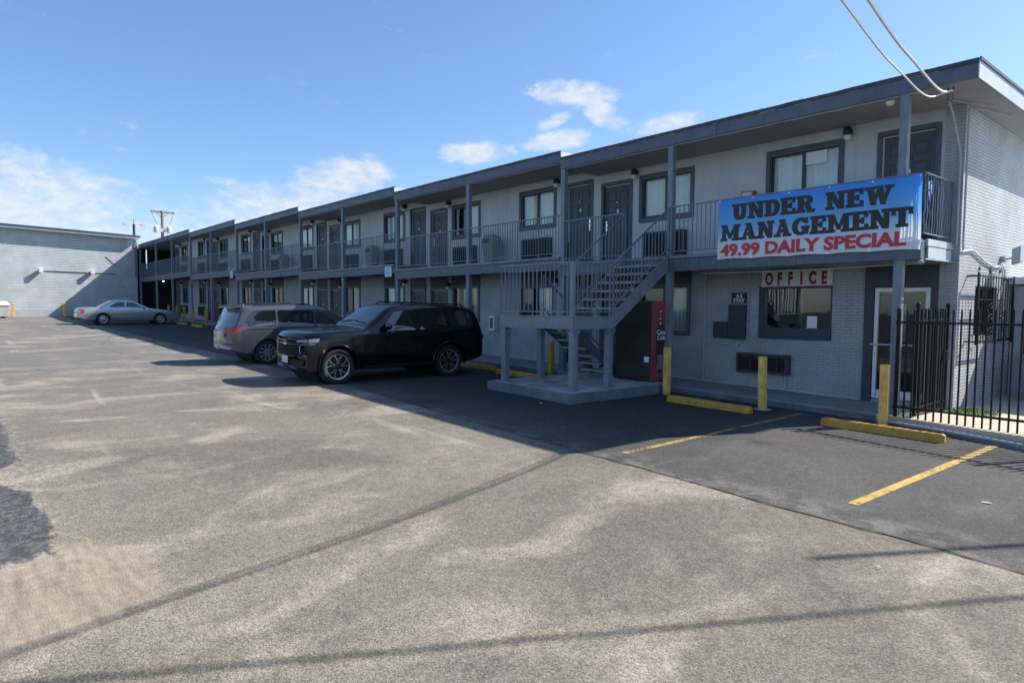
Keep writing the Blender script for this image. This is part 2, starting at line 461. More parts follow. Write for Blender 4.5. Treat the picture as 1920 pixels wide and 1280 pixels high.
pmat('cable_white', (0.70, 0.70, 0.68), 0.5)
pmat('cable_black', (0.03, 0.03, 0.03), 0.6)
pmat('grass', (0.16, 0.23, 0.06), 0.8, var=0.4, vscale=14)
pmat('lamp_lit', (0.9, 0.9, 0.9), 0.5, emit=((1.0, 0.97, 0.92), 14.0))
pmat('blue_sticker', (0.03, 0.10, 0.45), 0.5)
pmat('fire_red', (0.42, 0.09, 0.07), 0.5, var=0.1)
pmat('annex_wall', (0.42, 0.44, 0.47), 0.85, var=0.1, vscale=1.0)
pmat('pale_blue', (0.55, 0.74, 0.80), 0.6)
# cars
pmat('paint_black', (0.0035, 0.004, 0.0055), 0.20, spec=0.3, coat=0.4)
pmat('paint_grey', (0.078, 0.080, 0.098), 0.28, metal=0.3, spec=0.5, coat=1.0)
pmat('paint_silver', (0.52, 0.54, 0.58), 0.30, metal=0.75, spec=0.5, coat=1.0)
pmat('car_glass', (0.006, 0.008, 0.012), 0.04, spec=1.0, coat=0.45)
pmat('tyre', (0.016, 0.016, 0.017), 0.85, bump=0.2, bscale=90)
pmat('arch', (0.006, 0.006, 0.006), 0.9)
pmat('rim', (0.62, 0.63, 0.65), 0.28, metal=0.85)
pmat('rim_dark', (0.012, 0.012, 0.013), 0.4, metal=0.2)
pmat('lens', (0.22, 0.24, 0.26), 0.12, spec=0.8, coat=1.0)
pmat('tail_red', (0.45, 0.015, 0.02), 0.2, coat=1.0)
pmat('amber', (0.65, 0.13, 0.04), 0.3)
pmat('plate', (0.62, 0.64, 0.62), 0.5)
pmat('grille', (0.008, 0.008, 0.009), 0.6, spec=0.25)
pmat('dark_chrome', (0.22, 0.22, 0.23), 0.3, metal=1.0)
pmat('litter', (0.85, 0.85, 0.83), 0.8)
pmat('crack', (0.035, 0.034, 0.033), 0.95)
MATS['banner'] = banner_mat()
M = MATS

# ---------------------------------------------------------------- mesh helpers
def wloc(o):
    v = Vector((0, 0, 0))
    while o is not None:
        v = v + Vector(o.location)
        o = o.parent
    return v


class MB:
    """collects shapes in one bmesh; build() links it as ONE object"""
    def __init__(s):
        s.b = bmesh.new()

    def quad(s, *pts):
        return s.b.faces.new([s.b.verts.new(p) for p in pts])

    def box(s, x0, x1, y0, y1, z0, z1):
        v = [s.b.verts.new((x, y, z)) for z in (z0, z1) for y in (y0, y1) for x in (x0, x1)]
        for f in ((0, 2, 3, 1), (4, 5, 7, 6), (0, 1, 5, 4), (2, 6, 7, 3), (0, 4, 6, 2), (1, 3, 7, 5)):
            s.b.faces.new([v[i] for i in f])
        return v

    def hexa(s, p):
        """8 points: bottom ring of four, then top ring of four"""
        v = [s.b.verts.new(q) for q in p]
        for f in ((3, 2, 1, 0), (4, 5, 6, 7), (0, 1, 5, 4), (1, 2, 6, 5), (2, 3, 7, 6), (3, 0, 4, 7)):
            s.b.faces.new([v[i] for i in f])

    def bar(s, a, b, wd, ht, up=(0, 0, 1)):
        a, b, up = Vector(a), Vector(b), Vector(up)
        d = (b - a).normalized()
        sd = d.cross(up)
        if sd.length < 1e-5:
            sd = d.cross(Vector((1, 0, 0)))
        sd.normalize()
        u = sd.cross(d)
        pts = []
        for e in (a, b):
            for i, j in ((-1, -1), (1, -1), (1, 1), (-1, 1)):
                pts.append(e + sd * (i * wd / 2) + u * (j * ht / 2))
        s.hexa(pts)

    def tube(s, path, r, seg=8, cap=True):
        path = [Vector(p) for p in path]
        rings = []
        prev = None
        for i, p in enumerate(path):
            d = (path[min(i + 1, len(path) - 1)] - path[max(i - 1, 0)]).normalized()
            if prev is None:
                n = d.cross(Vector((0, 0, 1)))
                if n.length < 1e-4:
                    n = d.cross(Vector((1, 0, 0)))
            else:
                n = prev - d * prev.dot(d)
            n.normalize()
            prev = n
            m = d.cross(n)
            rr = r[i] if isinstance(r, (list, tuple)) else r
            rings.append([s.b.verts.new(p + n * (rr * math.cos(2 * math.pi * k / seg)) + m * (rr * math.sin(2 * math.pi * k / seg))) for k in range(seg)])
        for a, b in zip(rings, rings[1:]):
            for k in range(seg):
                s.b.faces.new((a[k], a[(k + 1) % seg], b[(k + 1) % seg], b[k]))
        if cap:
            s.b.faces.new(rings[0][::-1])
            s.b.faces.new(rings[-1])

    def lathe(s, prof, c, axis='Z', seg=20, cap=True):
        """prof: (radius, height) pairs"""
        c = Vector(c)
        rings = []
        for r, h in prof:
            ring = []
            for k in range(seg):
                a = 2 * math.pi * k / seg
                p = {'Z': (r * math.cos(a), r * math.sin(a), h), 'Y': (r * math.cos(a), h, r * math.sin(a)), 'X': (h, r * math.cos(a), r * math.sin(a))}[axis]
                ring.append(s.b.verts.new(c + Vector(p)))
            rings.append(ring)
        for a, b in zip(rings, rings[1:]):
            for k in range(seg):
                s.b.faces.new((a[k], a[(k + 1) % seg], b[(k + 1) % seg], b[k]))
        if cap:
            s.b.faces.new(rings[0][::-1])
            s.b.faces.new(rings[-1])

    def prism(s, pts, d):
        """pts: planar polygon; d: extrusion vector"""
        d = Vector(d)
        a = [s.b.verts.new(p) for p in pts]
        b = [s.b.verts.new(Vector(p) + d) for p in pts]
        n = len(pts)
        s.b.faces.new(a)
        s.b.faces.new(b[::-1])
        for i in range(n):
            s.b.faces.new((a[i], b[i], b[(i + 1) % n], a[(i + 1) % n]))

    def build(s, name, mat, parent=None, smooth=False, bevel=0.0, origin=None, local=False, angle=35):
        if bevel > 0:
            bmesh.ops.remove_doubles(s.b, verts=s.b.verts, dist=1e-5)
            ed = [e for e in s.b.edges if len(e.link_faces) == 2 and e.calc_face_angle(0) > 0.6]
            bmesh.ops.bevel(s.b, geom=ed, offset=bevel, segments=2, affect='EDGES', profile=0.6)
        bmesh.ops.recalc_face_normals(s.b, faces=s.b.faces)
        me = bpy.data.meshes.new(name)
        off = Vector((0, 0, 0))
        o_loc = Vector((0, 0, 0))
        if not local:
            off = wloc(parent) if parent is not None else Vector((0, 0, 0))
            if origin is not None:
                o_loc = Vector(origin) - off
                off = Vector(origin)
        bmesh.ops.translate(s.b, verts=s.b.verts, vec=-off)
        s.b.to_mesh(me)
        s.b.free()
        me.materials.append(M[mat] if isinstance(mat, str) else mat)
        if smooth:
            me.shade_smooth()
            me.set_sharp_from_angle(angle=R(angle))
        o = bpy.data.objects.new(name, me)
        C.objects.link(o)
        if parent is not None:
            o.parent = parent
        o.location = o_loc
        return o


def tag(o, label=None, cat=None, group=None, kind=None):
    if label:
        o['label'] = label
    if cat:
        o['category'] = cat
    if group:
        o['group'] = group
    if kind:
        o['kind'] = kind
    return o


def empty(name, loc, label=None, cat=None, group=None):
    o = bpy.data.objects.new(name, None)
    o.empty_display_size = 0.3
    o.location = loc
    C.objects.link(o)
    return tag(o, label, cat, group)


def kids(o):
    return [c for c in bpy.data.objects if c.parent == o]


def dup(o, parent=None, loc=None, label=None):
    c = o.copy()
    C.objects.link(c)
    c.parent = parent
    if loc is not None:
        c.location = loc
    if label:
        c['label'] = label
    for ch in list(o.children):
        dup(ch, c)
    return c


def text_obj(body, size, mat, name, parent, loc, bold=0.0, sx=1.0, depth=0.004, face='-Y', shear=0.0, spacing=1.0, align='CENTER'):
    cu = bpy.data.curves.new(name, 'FONT')
    cu.body = body
    cu.size = size
    cu.offset = bold
    cu.extrude = depth / 2
    cu.align_x = align
    cu.align_y = 'BOTTOM_BASELINE'
    cu.shear = shear
    cu.space_character = spacing
    cu.resolution_u = 3
    t = bpy.data.objects.new('tmp', cu)
    C.objects.link(t)
    bpy.context.view_layer.update()
    me = bpy.data.meshes.new_from_object(t.evaluated_get(bpy.context.evaluated_depsgraph_get()))
    bpy.data.objects.remove(t)
    if face == '-Y':
        mt = Matrix(((sx, 0, 0, 0), (0, 0, -1, 0), (0, 1, 0, 0), (0, 0, 0, 1)))
    else:  # facing +X
        mt = Matrix(((0, 0, 1, 0), (sx, 0, 0, 0), (0, 1, 0, 0), (0, 0, 0, 1)))
    me.transform(mt)
    me.materials.clear()
    me.materials.append(M[mat])
    o = bpy.data.objects.new(name, me)
    C.objects.link(o)
    o.parent = parent
    o.location = Vector(loc) - (wloc(parent) if parent else Vector((0, 0, 0)))
    return o


# ---------------------------------------------------------------- the lie of the land
GS = 0.0191


def gz(x):
    return -GS * (x + 4.4)


def ground_sheet(name, pts, dz, mat, sub=1, skirt=0.0, parent=None):
    """flat sheet on the sloping lot; pts are (x, y)"""
    m = MB()
    top = [(x, y, gz(x) + dz) for x, y in pts]
    if skirt:
        m.prism(top, (0, 0, -skirt))
    else:
        m.quad(*top)
    return m.build(name, mat, parent)


tag(ground_sheet('parking_lot', [(-140, -120), (60, -120), (60, 140), (-140, 140)], 0.0, 'asphalt_old'), 'sun-bleached grey asphalt of the motel parking lot', 'ground', kind='structure')
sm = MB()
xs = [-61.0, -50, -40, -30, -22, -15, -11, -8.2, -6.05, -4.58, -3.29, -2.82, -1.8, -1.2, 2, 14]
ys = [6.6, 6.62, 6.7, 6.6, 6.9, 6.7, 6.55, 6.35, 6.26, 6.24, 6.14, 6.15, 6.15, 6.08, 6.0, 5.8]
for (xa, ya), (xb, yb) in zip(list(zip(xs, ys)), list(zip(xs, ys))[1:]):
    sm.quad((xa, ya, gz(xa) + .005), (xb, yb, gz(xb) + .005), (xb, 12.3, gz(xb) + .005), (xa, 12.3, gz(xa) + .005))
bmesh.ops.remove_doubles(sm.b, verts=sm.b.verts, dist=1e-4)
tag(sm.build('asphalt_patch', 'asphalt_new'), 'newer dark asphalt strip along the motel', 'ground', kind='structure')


def stripe(name, x0, y0, x1, y1, wd, mat):
    return ground_sheet(name, [(x0 - wd / 2, y0), (x0 + wd / 2, y0), (x1 + wd / 2, y1), (x1 - wd / 2, y1)], 0.010, mat)


tag(stripe('painted_line', -2.76, 6.80, -2.70, 11.35, 0.105, 'yellow_line'), kind='structure')
tag(stripe('painted_line', -5.56, 6.65, -5.69, 11.70, 0.10, 'faint_line'), kind='structure')

# sealed joint along the newer strip and a few meandering cracks
def crack(pts, wd, z0):
    m = MB()
    out = []
    for (xa, ya), (xb, yb) in zip(pts, pts[1:]):
        n = max(2, int(math.hypot(xb - xa, yb - ya) / .18))
        for i in range(n):
            t = i / n
            out.append((xa + (xb - xa) * t + random.gauss(0, .018), ya + (yb - ya) * t + random.gauss(0, .018)))
    out.append(pts[-1])
    for i in range(len(out) - 1):
        (xa, ya), (xb, yb) = out[i], out[i + 1]
        L = math.hypot(xb - xa, yb - ya) + 1e-6
        nx, ny = -(yb - ya) / L, (xb - xa) / L
        wa = wd * (0.35 + 0.65 * abs(math.sin(i * 1.7))) / 2
        wb = wd * (0.35 + 0.65 * abs(math.sin((i + 1) * 1.7))) / 2
        m.quad((xa - nx * wa, ya - ny * wa, gz(xa) + z0), (xb - nx * wb, yb - ny * wb, gz(xb) + z0), (xb + nx * wb, yb + ny * wb, gz(xb) + z0), (xa + nx * wa, ya + ny * wa, gz(xa) + z0))
    return tag(m.build('asphalt_crack', 'crack'), kind='structure')


crack([(x, y - .012) for x, y in zip(xs[8:], ys[8:])], .028, .0075)
crack([(-34, 5.6), (-27, 4.1), (-22.5, 4.4), (-19.8, 3.4)], .016, .004)

# raised walk along the rooms (kerb step included) and the concrete on the right
WALK_Y = 12.06
wm = MB()
cuts = [-61.0, -48, -36, -29.05, -20.72, -12.42, -4.55]
for a, b in zip(cuts, cuts[1:]):
    h = 0.13
    wm.hexa([(a, WALK_Y, gz(a) - .3), (b - .004, WALK_Y, gz(b) - .3), (b - .004, 13.62, gz(b) - .3), (a, 13.62, gz(a) - .3),
             (a, WALK_Y, gz(a) + h), (b - .004, WALK_Y, gz(b) + h), (b - .004, 13.62, gz(b) + h), (a, 13.62, gz(a) + h)])
tag(wm.build('sidewalk', 'concrete', bevel=0.02), 'raised grey concrete walk along the motel rooms', 'sidewalk', kind='structure')
km = MB()
for a, b in zip(cuts, cuts[1:]):
    km.hexa([(a, WALK_Y - .006, gz(a) - .3), (b - .004, WALK_Y - .006, gz(b) - .3), (b - .004, WALK_Y + .002, gz(b) - .3), (a, WALK_Y + .002, gz(a) - .3),
             (a, WALK_Y - .006, gz(a) + .112), (b - .004, WALK_Y - .006, gz(b) + .112), (b - .004, WALK_Y + .002, gz(b) + .112), (a, WALK_Y + .002, gz(a) + .112)])
tag(km.build('kerb', 'concrete_dark'), kind='structure')
tag(ground_sheet('concrete_walk', [(-4.55, 12.0), (-4.3, 11.98), (-2.4, 11.72), (6, 10.6), (6, 40), (-3.9, 40), (-3.9, 13.62), (-4.55, 13.62)], 0.14, 'concrete_tan', skirt=0.5), 'tan concrete walk behind the black fence', 'ground', kind='structure')
tag(ground_sheet('kerb', [(-4.55, 11.93), (-3.67, 11.76), (-2.33, 11.25), (6, 8.4), (6, 10.5), (-2.4, 11.69), (-4.3, 11.95), (-4.55, 11.97)], 0.055, 'concrete_dark', skirt=0.4), kind='structure')

# ---------------------------------------------------------------- the motel
YW, YP, YF = 13.58, 12.25, 12.165
SEG = [(-3.88, -12.42, 0.0), (-12.42, -20.72, 0.170), (-20.72, -29.05, 0.366), (-29.05, -37.55, 0.591), (-37.55, -46.35, 0.846), (-46.35, -61.0, 1.078)]
FL = 3.05
motel = empty('motel_building', (-4.0, 13.58, 0), 'long two-storey grey motel with stepped roof, balcony and slate-blue railings', 'motel')


def wall_grid(name, plane, c, a0, a1, z0, z1, holes, depth, mat, parent, sgn=1):
    """sheet wall with real openings and reveals; plane 'Y' faces -Y, 'X' faces +X"""
    m = MB()
    A = sorted(set([a0, a1] + [h[0] for h in holes] + [h[1] for h in holes]))
    Z = sorted(set([z0, z1] + [h[2] for h in holes] + [h[3] for h in holes]))
    def P(a, z, d=0.0):
        return (a, c + d, z) if plane == 'Y' else (c - d, a, z)
    for i in range(len(A) - 1):
        for j in range(len(Z) - 1):
            ca, cz = (A[i] + A[i + 1]) / 2, (Z[j] + Z[j + 1]) / 2
            if any(h[0] < ca < h[1] and h[2] < cz < h[3] for h in holes):
                continue
            m.quad(P(A[i], Z[j]), P(A[i + 1], Z[j]), P(A[i + 1], Z[j + 1]), P(A[i], Z[j + 1]))
    bmesh.ops.remove_doubles(m.b, verts=m.b.verts, dist=1e-5)
    for h in holes:
        x0, x1, q0, q1 = h
        for (p, q) in (((x0, q0), (x1, q0)), ((x1, q0), (x1, q1)), ((x1, q1), (x0, q1)), ((x0, q1), (x0, q0))):
            m.quad(P(*p), P(*q), P(q[0], q[1], depth), P(p[0], p[1], depth))
    return m.build(name, mat, parent)


# ---- prototypes of the repeated parts (local origin: middle of the opening's bottom edge, on the wall plane)
def curtain_mb(w0, h, waves, amp, y=0.115, gap=None, zb=0.0):
    m = MB()
    n = 90
    cols = []
    for i in range(n + 1):
        u = i / n
        x = -w0 / 2 + w0 * u
        yy = y + amp * math.sin(u * waves * 2 * math.pi + 1.1 * math.sin(u * 9)) * (0.7 + 0.3 * math.sin(u * 23))
        cols.append([m.b.verts.new((x + 0.01 * math.sin(u * 31) * k, yy * (1 + 0.15 * k), zb + (h - zb) * (1 - k))) for k in (0, 0.5, 1.0)])
    for i in range(n):
        u = (i + .5) / n
        if gap and gap[0] < u < gap[1]:
            continue
        for k in range(2):
            m.b.faces.new((cols[i][k], cols[i + 1][k], cols[i + 1][k + 1], cols[i][k + 1]))
    return m


def ring(m, x0, x1, z0, z1, t, y0, y1, tb=None):
    tb = t if tb is None else tb
    m.box(x0, x0 + t, y0, y1, z0, z1)
    m.box(x1 - t, x1, y0, y1, z0, z1)
    m.box(x0 + t, x1 - t, y0, y1, z1 - t, z1)
    m.box(x0 + t, x1 - t, y0, y1, z0, z0 + tb)


WW, WH = 1.44, 0.99          # clear opening of a window
def make_window(kind, w0=WW, h0=WH, trim=0.095, head=0.10):
    m = MB()
    ring(m, -w0 / 2 - trim, w0 / 2 + trim, -head, h0 + head, trim, -0.028, 0.012)
    win = m.build('window', 'trim', motel, bevel=0.004, local=True)
    m = MB()
    ring(m, -w0 / 2, w0 / 2, 0, h0, 0.035, 0.030, 0.075)
    m.box(-0.03, 0.02, 0.028, 0.078, 0.035, h0 - .035)
    ring(m, -w0 / 2 + .035, -0.03, 0.035, h0 - .035, 0.022, 0.036, 0.06)
    m.build('sash', 'sash', win, local=True)
    m = MB()
    m.quad((-w0 / 2 + .03, 0.055, 0.03), (w0 / 2 - .03, 0.055, 0.03), (w0 / 2 - .03, 0.055, h0 - .03), (-w0 / 2 + .03, 0.055, h0 - .03))
    m.build('pane', 'glass' if kind != 'dark' else 'glass_dark', win, local=True)
    if kind == 'full':
        curtain_mb(w0, h0, 13, 0.022).build('curtain', 'curtain', win, local=True, smooth=True)
    elif kind == 'gap':
        curtain_mb(w0, h0, 12, 0.026, gap=(0.12, 0.30)).build('curtain', 'curtain', win, local=True, smooth=True)
    elif kind == 'loose':
        curtain_mb(w0, h0, 6, 0.035).build('curtain', 'curtain', win, local=True, smooth=True)
    elif kind == 'cream':
        curtain_mb(w0, h0, 9, 0.04, gap=(0.62, 0.70)).build('curtain', 'curtain_cream', win, local=True, smooth=True)
    elif kind == 'half':
        curtain_mb(w0, h0, 10, 0.03, gap=(0.0, 0.45)).build('curtain', 'curtain', win, local=True, smooth=True)
    else:
        curtain_mb(w0, h0, 10, 0.03).build('curtain', 'curtain_dark', win, local=True, smooth=True)
    m = MB()
    m.quad((-w0 / 2 - .2, 0.8, -.3), (w0 / 2 + .2, 0.8, -.3), (w0 / 2 + .2, 0.8, h0 + .3), (-w0 / 2 - .2, 0.8, h0 + .3))
    return win


DW, DH = 0.90, 2.09
def make_door(mat, side, trim_t=0.085, lock=True):
    """panelled door; side = +1 handle on the right"""
    m = MB()
    m.box(-DW / 2, DW / 2, 0.055, 0.095, 0.012, DH)
    for x0 in (-DW / 2 + .105, 0.055):
        for z0, z1 in ((0.20, 0.86), (1.03, 1.55), (1.68, 1.92)):
            x1 = x0 + 0.29
            # a sunk moulding and a raised field
            ring(m, x0, x1, z0, z1, 0.022, 0.043, 0.056)
            m.box(x0 + .045, x1 - .045, 0.046, 0.056, z0 + .045, z1 - .045)
    door = m.build('door', mat, motel, local=True, bevel=0.003)
    m = MB()
    t = trim_t
    m.box(-DW / 2 - t, -DW / 2, -0.026, 0.10, 0, DH + t)
    m.box(DW / 2, DW / 2 + t, -0.026, 0.10, 0, DH + t)
    m.box(-DW / 2, DW / 2, -0.026, 0.10, DH, DH + t)
    m.build('door_frame', 'trim', door, local=True, bevel=0.003)
    m = MB()
    m.box(-DW / 2 - .002, -DW / 2 + .022, 0.03, 0.056, 0.55, DH - .01) if side > 0 else m.box(DW / 2 - .022, DW / 2 + .002, 0.03, 0.056, 0.55, DH - .01)
    m.box(-DW / 2 + .03, DW / 2 - .03, 0.03, 0.056, DH - .028, DH - .008)
    m.build('weather_strip', 'jamb', door, local=True)
    m = MB()
    hx = side * (DW / 2 - .075)
    m.box(hx - .028, hx + .028, 0.034, 0.055, 0.92, 1.16)
    m.tube([(hx, 0.03, 1.0), (hx, -0.012, 1.0), (hx - side * .11, -0.016, 0.995)], 0.011, 8)
    m.lathe([(0.022, -.012), (0.026, 0.0), (0.02, 0.02)], (hx, 0.025, 1.12), 'Y', 12)
    m.box(hx - .014, hx + .014, 0.03, 0.05, 0.80, 0.93)
    m.build('handle', 'chrome', door, local=True, smooth=True)
    m = MB()
    m.box(-.055, .055, 0.036, 0.056, 1.60, 1.665)
    m.build('number_plate', 'sash', door, local=True)
    m = MB()
    m.box(-.03, .012, 0.030, 0.0355, 1.617, 1.648)
    m.build('number', 'white_paint', door, local=True)
    m = MB()
    m.prism([(-.04, .045, 1.36), (.04, .045, 1.36), (.03, .045, 1.42), (0, .045, 1.46), (-.03, .045, 1.42)], (0, 0.012, 0))
    m.build('door_hanger', 'white_paint', door, local=True)
    return door


def make_ac(w0=1.18, h0=0.62):
    m = MB()
    ring(m, -w0 / 2, w0 / 2, 0, h0, 0.05, -0.17, 0.02)
    m.box(-w0 / 2 + .05, w0 / 2 - .05, -0.10, 0.01, 0.05, h0 - .05)
    ac = m.build('air_conditioner', 'ac_case', motel, local=True, bevel=0.006)
    m = MB()
    z = 0.085
    while z < h0 - .09:
        m.hexa([(-w0 / 2 + .065, -.155, z - .008), (w0 / 2 - .065, -.155, z - .008), (w0 / 2 - .065, -.11, z + .012), (-w0 / 2 + .065, -.11, z + .012),
                (-w0 / 2 + .065, -.155, z), (w0 / 2 - .065, -.155, z), (w0 / 2 - .065, -.11, z + .02), (-w0 / 2 + .065, -.11, z + .02)])
        z += 0.036
    for x in (-.25, 0.12, 0.36):
        m.box(x - .012, x + .012, -.162, -.10, .06, h0 - .06)
    m.build('grille', 'ac_slat', ac, local=True)
    return ac


def make_lamp():
    m = MB()
    m.lathe([(0.06, -.02), (0.075, 0.0), (0.08, 0.10), (0.07, 0.125), (0.02, 0.13)], (0, -0.12, 0), 'Z', 16)
    m.box(-.045, .045, -.06, 0.0, 0.02, 0.11)
    m.tube([(0, -.10, .12), (0, -.08, .20), (0, -.01, .22)], 0.008, 6)
    l = m.build('wall_lamp', 'black', motel, local=True, smooth=True)
    m = MB()
    m.lathe([(0.03, -.115), (0.058, -.10), (0.072, -.06), (0.07, -.02), (0.05, -0.012)], (0, -0.12, 0), 'Z', 16)
    m.build('lamp_globe', 'white_globe', l, local=True, smooth=True)
    return l


UPW = {k: make_window(k) for k in ('full', 'gap', 'loose', 'half', 'dark')}
LOW = {k: make_window(k, 1.36, 1.14, 0.10, 0.05) for k in ('cream', 'dark', 'half', 'full')}
DOORS = {1: make_door('door', 1), -1: make_door('door', -1)}
DOORL = {1: make_door('door_brown', 1), -1: make_door('door_brown', -1)}
DOORG = {1: make_door('door', 1), -1: make_door('door', -1)}
AC = make_ac()
LAMP = make_lamp()
PROTOS = list(UPW.values()) + list(LOW.values()) + list(DOORS.values()) + list(DOORL.values()) + list(DOORG.values()) + [AC, LAMP]


def put(proto, x, y, z):
    return dup(proto, motel, Vector((x, y, z)) - Vector(motel.location))


# ---- bays: (door x, handle side, window x, kinds) per room and segment
ROOMS = []
for k, (xr, xl, dz) in enumerate(SEG):
    if k > 0:
        ROOMS.append((k, xr - 0.68, 1, xr - 2.40))
    if k < 5:
        ROOMS.append((k, xl + 0.70, -1, xl + 2.32))
    else:
        ROOMS.append((k, -55.6 + 0.70, -1, -55.6 + 2.6))
ROOMS[0] = (0, -11.74, -1, -10.17)
up_kinds = ['full', 'full', 'half', 'loose', 'full', 'full', 'dark', 'half', 'dark', 'half', 'dark']
low_kinds = ['half', 'half', 'cream', 'full', 'half', 'full', 'dark', 'dark', 'half', 'dark', 'dark']
up_holes = {k: [] for k in range(6)}
low_holes = {k: [] for k in range(6)}
EXTRA = [(0, -4.77, 1, -6.73)]
for i, (k, dx, side, wx) in enumerate(ROOMS + EXTRA):
    dz = SEG[k][2]
    kind = up_kinds[i] if i < len(up_kinds) else 'loose'
    kind = 'gap' if i == 3 else kind
    put(UPW[kind], wx, YW, 4.17 + dz)
    up_holes[k].append((wx - WW / 2, wx + WW / 2, 4.17 + dz, 4.17 + WH + dz))
    put(DOORS[side], dx, YW, FL + dz + 0.01)
    up_holes[k].append((dx - DW / 2, dx + DW / 2, FL + dz + .01, FL + dz + .01 + DH))
    put(AC, wx + 0.05, YW, 3.17 + dz)
    lx = (dx + wx) / 2 + (0.12 if side < 0 else -0.12)
    lx = wx + (WW / 2 + .19) * (1 if dx > wx else -1)
    put(LAMP, lx, YW, FL + 2.24 + dz)
    if i < len(ROOMS):
        lz = gz(wx) + .13
        lk = low_kinds[i]
        put(LOW[lk], wx, YW, lz + 1.08)
        low_holes[k].append((wx - .68, wx + .68, lz + 1.08, lz + 1.08 + 1.14))
        put((DOORG if i in (1, 3, 4, 8) else DOORL)[side], dx, YW, gz(dx) + .14)
        low_holes[k].append((dx - DW / 2, dx + DW / 2, gz(dx) + .14, gz(dx) + .14 + DH))
        if i not in (0, 1):
            put(AC, wx - 0.05, YW, lz + .30)
        put(LAMP, lx, YW, 2.47 + dz)
        # dark head panels that close the openings up to the balcony soffit
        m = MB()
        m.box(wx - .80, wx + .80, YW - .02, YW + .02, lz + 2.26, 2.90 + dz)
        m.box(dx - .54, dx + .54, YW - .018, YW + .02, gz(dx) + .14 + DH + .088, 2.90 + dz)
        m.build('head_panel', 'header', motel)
for o in PROTOS:
    for ch in list(o.children):
        bpy.data.objects.remove(ch)
    bpy.data.objects.remove(o)

OFFICE_DOOR = (-5.24, -4.31)
low_holes[0] += [(-5.26, -4.29, 0.20, 2.32), (-7.50, -6.08, 1.51, 2.34)]
for k, (xr, xl, dz) in enumerate(SEG):
    xl2 = -55.6 if k == 5 else xl
    wall_grid('upper_wall', 'Y', YW, xl2, xr, FL + dz - .2, 5.55 + dz, up_holes[k], 0.14, 'stucco', motel)
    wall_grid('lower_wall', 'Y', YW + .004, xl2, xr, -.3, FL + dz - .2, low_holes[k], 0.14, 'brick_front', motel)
    # roof slab, soffit, fascia and drip edge
    xe = -3.34 if k == 0 else xr
    m = MB()
    m.box(xl - (0.0 if k < 5 else 1.5), xe - .012, YF + .05, 24.4, 5.50 + dz, 5.735 + dz)
    m.build('roof', 'roof', motel)
    m = MB()
    m.box(xl - (0 if k < 5 else 1.5), xe - .03, YF + .03, 24.3, 5.462 + dz, 5.498 + dz)
    m.build('soffit', 'soffit', motel)
    m = MB()
    n = 2 if k < 5 else 3
    L = (xe - xl) / n
    for i in range(n):
        j = random.uniform(-.004, .004)
        m.box(xl + L * i + .003, xl + L * (i + 1) - .003, YF + j, YF + .03 + j, 5.452 + dz, 5.70 + dz)
    m.build('fascia', 'slate', motel, bevel=0.004)
    m = MB()
    x = xl
    while x < xe - .01:
        x2 = min(xe, x + random.uniform(.25, .8))
        a, b2 = random.uniform(-.008, .008), random.uniform(-.010, .010)
        m.hexa([(x, YF - .022, 5.690 + dz + b2), (x2, YF - .022, 5.690 + dz + a), (x2, YF + .06, 5.70 + dz), (x, YF + .06, 5.70 + dz),
                (x, YF - .022, 5.752 + dz + a * .5), (x2, YF - .022, 5.752 + dz + a * .5), (x2, YF + .06, 5.758 + dz), (x, YF + .06, 5.758 + dz)])
        x = x2
    m.build('drip_edge', 'flashing', motel)
    m = MB()   # worn paint line under the drip edge
    x = xl + .01
    on = False
    while x < xe - .7:
        x2 = x + (random.uniform(.08, .55) if on else random.uniform(.1, 1.0))
        hh = random.uniform(.008, .017) if on else .001
        m.box(x, x2, YF - (.008 if on else .001), YF + .01, 5.678 + dz, 5.678 + dz + hh)
        x, on = x2, not on
    m.build('worn_paint', 'worn', motel)
    # end boards of each roof step
    m = MB()
    m.box(xe - .010, xe + .012, YF + .004, 24.4, 5.452 + dz, 5.725 + dz)
    m.build('end_fascia', 'fascia_end', motel)
    if k == 0:
        m = MB()
        m.box(xe + .012, xe + .034, YF - .01, 24.4, 5.715, 5.762)
        m.build('drip_edge', 'flashing', motel)
    # balcony slab and edge beam
    xb = -4.02 if k == 0 else xr
    m = MB()
    m.box(xl, xb, 12.20, YW - .002, FL - .11 + dz, FL + dz)
    m.build('balcony_slab', 'concrete_dark', motel)
    m = MB()
    m.box(xl, xb - .02, 12.34, YW - .004, FL - .16 + dz, FL - .112 + dz)
    m.build('balcony_soffit', 'soffit_low', motel)
    m = MB()
    n = 4 if k < 5 else 6
    L = (xb - xl) / n
    for i in range(n):
        j = random.uniform(-.006, .006)
        h0 = random.uniform(-.012, .012)
        m.box(xl + L * i + .004, xl + L * (i + 1) - .004, 12.165 + j, 12.335, 2.725 + dz + h0, 2.985 + dz + h0 * .5)
    m.build('edge_beam', 'slate', motel, bevel=0.006)
    m = MB()
    m.box(xl + .002, xb, 12.135, 12.20, 2.992 + dz, 3.06 + dz)
    m.build('slab_edge', 'slate_light', motel, bevel=0.006)
    # joists seen from below
    x = xl + .6
    while x < xb - .3:
        m = MB()
        m.box(x, x + .05, 12.34, YW - .05, 2.78 + dz, FL - .162 + dz)
        m.build('joist', 'soffit_low', motel)
        x += 1.39

